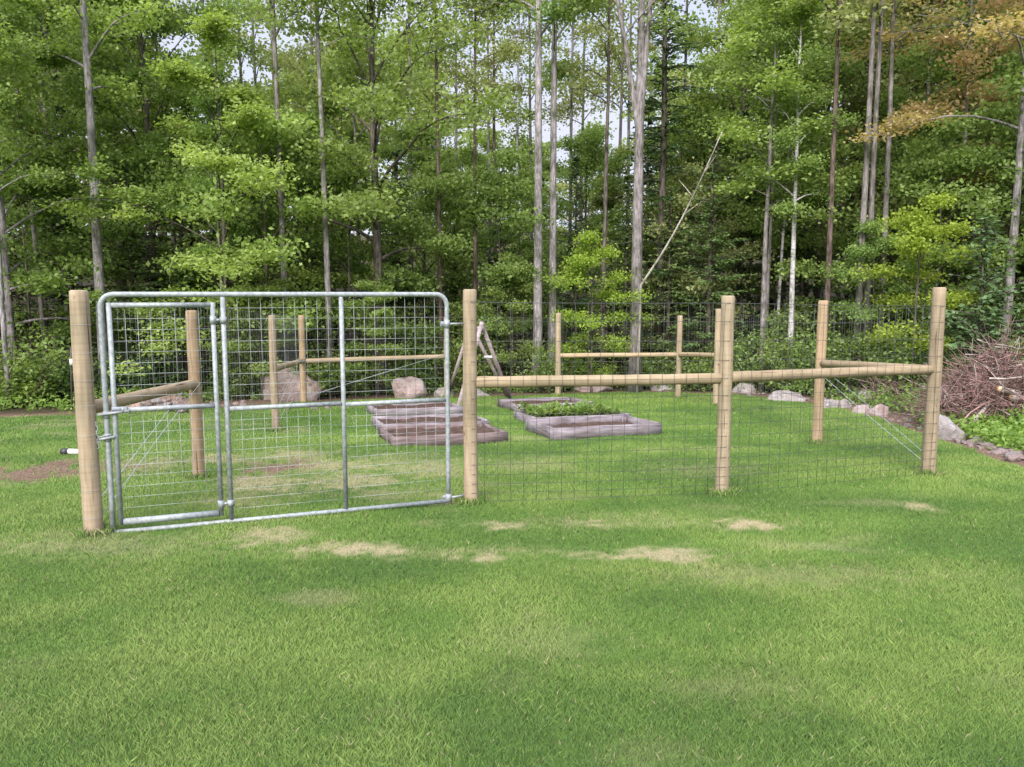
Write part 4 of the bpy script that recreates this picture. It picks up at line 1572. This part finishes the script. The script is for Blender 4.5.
place('poleA', 968, 20.0, 1.0, 'slim tree crowned with pale orange new leaves left of the right edge', 'leaf_orange', 'bark_grey', 100, E1)
E6 = 'slim stems in the second row of the wood'
for (px, Y, k, s_, lm, bk) in ((60, 22, 'poleA', 1.1, 'leaf_green', 'bark_grey'), (175, 23, 'poleB', 1.15, 'leaf_spring', 'bark_grey'), (212, 24, 'poleA', 1.2, 'leaf_fresh', 'bark_grey'), (262, 29, 'lace', 1.25, 'leaf_green', 'bark_grey'), (532, 30, 'lace', 1.2, 'leaf_olive', 'bark_pale'), (580, 31, 'lace', 1.2, 'leaf_olive', 'bark_grey'), (628, 29, 'lace', 1.2, 'leaf_olive', 'bark_pale'), (490, 31, 'lace', 1.2, 'leaf_olive', 'bark_pale'), (280, 31, 'lace', 1.3, 'leaf_olive', 'bark_grey'),
                       (245, 26, 'lace', 1.15, 'leaf_olive', 'bark_grey'),
                       (315, 27, 'lace', 1.2, 'leaf_olive', 'bark_grey'), (410, 26, 'lace', 1.2, 'leaf_fresh', 'bark_grey'), (455, 27, 'lace', 1.1, 'leaf_olive', 'bark_grey'),
                       (495, 28, 'lace', 1.15, 'leaf_olive', 'bark_brown'), (570, 27, 'lace', 1.15, 'leaf_olive', 'bark_grey'), 
                       (618, 28, 'lace', 1.2, 'leaf_olive', 'bark_grey'), (680, 26, 'lace', 1.2, 'leaf_fresh', 'bark_grey'), (715, 25, 'poleA', 1.2, 'leaf_spring', 'bark_grey'), (750, 27, 'poleB', 1.25, 'leaf_fresh', 'bark_grey'),
                       (810, 26, 'poleA', 1.3, 'leaf_spring', 'bark_grey'), (845, 25, 'poleB', 1.25, 'leaf_olive', 'bark_grey'), (905, 25, 'lace', 1.25, 'leaf_olive', 'bark_brown'), (950, 26, 'poleB', 1.3, 'leaf_spring', 'bark_grey'), (990, 24, 'poleA', 1.2, 'leaf_green', 'bark_grey')):
    place(k, px, Y, s_, 'slim-stemmed tree standing behind the edge trees with light leaves high up', lm, bk, 200, E6)

# --- dark conifers and leafy understorey between the trunks
E2 = 'dark conifers in the shade of the wood'
for (px, Y, k, s_) in ((20, 18.5, 'firB', .8), (75, 20, 'firA', .85), (135, 18.9, 'firB', .85), (185, 19.6, 'firB', .9), (255, 20.5, 'firA', .8), (310, 21, 'firB', .85),
                       (400, 21.5, 'firA', .75), (455, 22, 'firB', .85), (500, 22.5, 'firA', .7), (575, 22.5, 'firA', .75), (625, 22.5, 'firB', .9), (740, 22.5, 'firA', .9),
                       (800, 23, 'firA', .8), (845, 23, 'firB', .9), (905, 23.5, 'firA', .8), (955, 19.5, 'firB', .8), (1010, 19, 'firA', .9), (-40, 18, 'firA', .9), (1075, 18, 'firA', .85)):
    place(k, px, Y, s_, 'dark green conifer standing in shade between and behind the edge trunks', 'needle_olive' if RNG.random() < .35 else 'needle', None, 330, E2)
E3 = 'leafy understorey trees behind the edge trunks'
for (px, Y, k, s_, lm) in ((60, 22, 'mapleC', 1.1, 'leaf_green'), (125, 24, 'mapleC', 1.15, 'leaf_deep'), (195, 22.5, 'mapleB', .95, 'leaf_green'), (265, 23.5, 'mapleA', .8, 'leaf_green'), (335, 23, 'mapleB', .85, 'leaf_green'),
                           (425, 24, 'mapleA', .75, 'leaf_green'), (490, 25, 'mapleB', .75, 'leaf_fresh'), (520, 21.5, 'mapleB', .5, 'leaf_fresh'), (585, 25, 'mapleA', .75, 'leaf_fresh'), (610, 27, 'mapleB', .8, 'leaf_olive'),
                           (690, 25, 'mapleA', .85, 'leaf_green'), (735, 24, 'mapleC', .95, 'leaf_green'), (815, 24, 'mapleC', 1.0, 'leaf_green'), (855, 26, 'mapleC', 1.2, 'leaf_olive'), (900, 25.5, 'mapleC', 1.15, 'leaf_olive'),
                           (965, 24, 'mapleC', 1.15, 'leaf_olive'), (1035, 22, 'mapleC', 1.1, 'leaf_green'), (-40, 21, 'mapleC', 1.0, 'leaf_green'), (-100, 19, 'mapleA', 1.0, 'leaf_green'), (1110, 17, 'mapleA', 1.0, 'leaf_green')):
    place(k, px, Y, s_, 'leafy green tree of the understorey, half hidden behind the edge trunks', lm, None, 330, E3)

E5 = 'young maples in the front of the wood'
for (px, Y, k, s_, lm, lab) in (
        (30, 18.0, 'sapB', 1.15, 'leaf_green', 'young green maple at far left behind the edge shrubs'),
        (150, 19.2, 'sapB', 1.3, 'leaf_fresh', 'young fresh green maple right of the grey trunk at left'),
        (268, 17.8, 'sapB', 1.4, 'leaf_spring', 'young maple with lime tiers high above the gate door'),
        (300, 19.4, 'sapB', 1.4, 'leaf_green', 'young green maple above the back left corner posts'),
        (350, 19.0, 'sapB', 1.2, 'leaf_green', 'young green maple above the middle of the gate'),
        (440, 20.2, 'sapB', 1.2, 'leaf_green', 'young green maple above the right end of the gate'),
        (500, 20.6, 'sapB', 1.25, 'leaf_green', 'young green maple just left of the pale trunk pair'),
        (692, 21.8, 'sapB', 1.2, 'leaf_olive', 'young olive green maple behind the leaning dead stem'),
        (825, 20.0, 'sapB', 1.25, 'leaf_green', 'young green maple between the birch and the twin stems'),
        (935, 18.8, 'sapB', 1.25, 'leaf_fresh', 'young green maple behind the right corner post'),
        (1005, 18.0, 'sapB', 1.3, 'leaf_green', 'young green maple below the orange-leaved one')):
    place(k, px, Y, s_, lab, lm, None, 330, E5)

# --- shrubs and saplings at the edge
E4 = 'shrubs along the edge of the wood'
for (px, Y, k, s_, lm, lab) in (
        (25, 15.6, 'shrubA', 1.1, 'leaf_green', 'leafy green shrub at the left edge, beyond the lawn corner'),
        (58, 16.0, 'shrubA', .9, 'leaf_deep', 'dark leafy shrub just left of the left gate post'),
        (130, 17.4, 'shrubA', .95, 'leaf_deep', 'dark leafy shrub behind the walk-through door'),
        (240, 17.2, 'shrubB', 1.0, 'leaf_green', 'leafy shrub behind the boulder, left of the back left posts'),
        (262, 16.9, 'sapA', .72, 'leaf_fresh', 'fresh yellow-green sapling left of the back left posts'),
        (335, 17.4, 'shrubA', 1.0, 'leaf_green', 'green shrub right of the large boulder'),
        (378, 17.5, 'sapA', .66, 'leaf_fresh', 'upright fresh green sapling behind the rounded boulder'),
        (412, 18.3, 'shrubB', .9, 'leaf_green', 'green shrub behind the top right of the gate'),
        (470, 19.0, 'shrubB', 1.0, 'leaf_fresh', 'green shrub behind the A-frame'),
        (512, 18.9, 'sapB', .62, 'leaf_fresh', 'bright green sapling right of the A-frame, below the pale trunk pair'),
        (545, 18.6, 'shrubA', .85, 'leaf_fresh', 'light green shrub at the foot of the pale trunk pair'),
        (590, 19.0, 'shrubA', .75, 'leaf_lime', 'yellow-green shrub under the lime maple'),
        (655, 19.3, 'shrubA', .75, 'leaf_green', 'low green shrub at the foot of the forked trunk'),
        (702, 19.0, 'shrubA', .95, 'leaf_fresh', 'green shrub between the back corner posts and the middle front post'),
        (745, 18.8, 'shrubB', .95, 'leaf_fresh', 'tall green shrub just right of the middle front post'),
        (783, 18.2, 'shrubB', .95, 'leaf_fresh', 'green shrub at the foot of the white birch'),
        (815, 18.0, 'shrubA', 1.1, 'leaf_fresh', 'broad green shrub behind the right side post'),
        (850, 17.6, 'shrubB', .85, 'leaf_fresh', 'fresh green shrub right of the right side post'),
        (885, 16.8, 'shrubA', 1.0, 'leaf_green', 'green shrub behind the small twig heap'),
        (920, 16.0, 'shrubA', .95, 'leaf_fresh', 'light green shrub just left of the right corner post'),
        (1045, 16.0, 'shrubA', .9, 'leaf_olive', 'olive green shrub behind the brush pile at the right edge')):
    place(k, px, Y + (.8 if px > 400 else .3), s_ * 1.15, lab, lm, None, 380, E4)

# --- the weeds right of the border and along the edge of the wood: uncountable ground cover
rg = np.random.default_rng(5)
nn = 5200
px = np.concatenate([rg.uniform(925, 1150, nn), rg.uniform(-60, 1000, nn)])
Yv = np.where(np.arange(2 * nn) < nn, rg.uniform(8.5, 14.5, 2 * nn), rg.uniform(14, 22, 2 * nn))
x = (px - 512) / F * Yv
ok = Yv > edge_y(x, Yv) + np.interp(px, [0, 100, 140, 330, 420, 700, 760, 900, 1024], [.2, .3, 1.0, .9, .4, .5, .9, .7, .9]) + rg.normal(0, .12, 2 * nn)
cz = fbm(x * 1.2, Yv * 1.2, 51)
ok &= rg.random(2 * nn) < cz * 1.5
x, Yv = x[ok], Yv[ok]
hh = rg.uniform(.03, .34, len(x)) * fbm(x, Yv, 77) * 1.4
C3 = np.stack([x, Yv, gz(x, Yv) + hh], -1)
wmb = leaves(rg, C3, 9, .09, .04, .085, .05, .6)
tag(wmb.build('ground_weeds', M['weed']), 'low bright green weeds and seedlings beyond the lawn edge', 'weeds', None, 'stuff')

# --- the deep wood: reads as one mass behind the trees above
far_b = [gen_broad(200 + k, 11, .1, .22, 2.6, 22, 6, 3, 14, ll=.2, lw=.14, sh_=.3, sv=.12) for k in range(3)]
far_c = [gen_conifer(210 + k, 9, 2.0, .12, step=.5, nb=5, nl=.22, nw=.055, dens=.55) for k in range(2)]
deep = MB()
rg = np.random.default_rng(8)
SKX = [-300, 0, 130, 160, 320, 350, 430, 450, 610, 640, 720, 760, 1024, 1400]
SKY_ = [-60, -60, -20, 85, 80, 40, 60, 150, 150, 90, 80, 10, -60, -80]
for row, (Yr, stepx) in enumerate(((27, 3.0), (31, 3.0), (36, 3.2), (42, 3.4), (49, 3.6))):
    half = Yr * .85
    for xx in np.arange(-half, half, stepx):
        x_ = xx + rg.uniform(-1, 1)
        y_ = Yr + rg.uniform(-1.5, 1.5)
        pxx = 512 + F * x_ / y_
        ztop = CAMH + (294 - np.interp(pxx, SKX, SKY_) + rg.uniform(-45, 15)) / F * y_
        Ht = max(5, ztop - float(gz(x_, y_)))
        con = rg.random() < .33
        src = far_c[rg.integers(2)] if con else far_b[rg.integers(3)]
        sc_ = Ht / (9 if con else 11)
        a_ = rg.uniform(0, 6.28)
        Mx = Matrix.Translation((x_, y_, float(gz(x_, y_)))) @ Matrix.Rotation(a_, 4, 'Z') @ Matrix.Diagonal((min(sc_, 1.3), min(sc_, 1.3), sc_, 1))
        deep.addmb(src[0], Mx, 0)
        deep.addmb(src[1], Mx, 3 if con else int(rg.choice([1, 1, 2])))
dw = deep.build('deep_wood', [M['bark_grey'], M['leaf_fresh'], M['leaf_olive'], M['needle_olive']])
tag(dw, 'mass of leafy trees and conifers deeper in the wood behind the edge trees', 'woodland', None, 'stuff')

# remove the prototypes kept only as sources
for r in PR.values():
    for ch in list(r.children):
        bpy.data.objects.remove(ch)
    bpy.data.objects.remove(r)
bpy.context.view_layer.update()
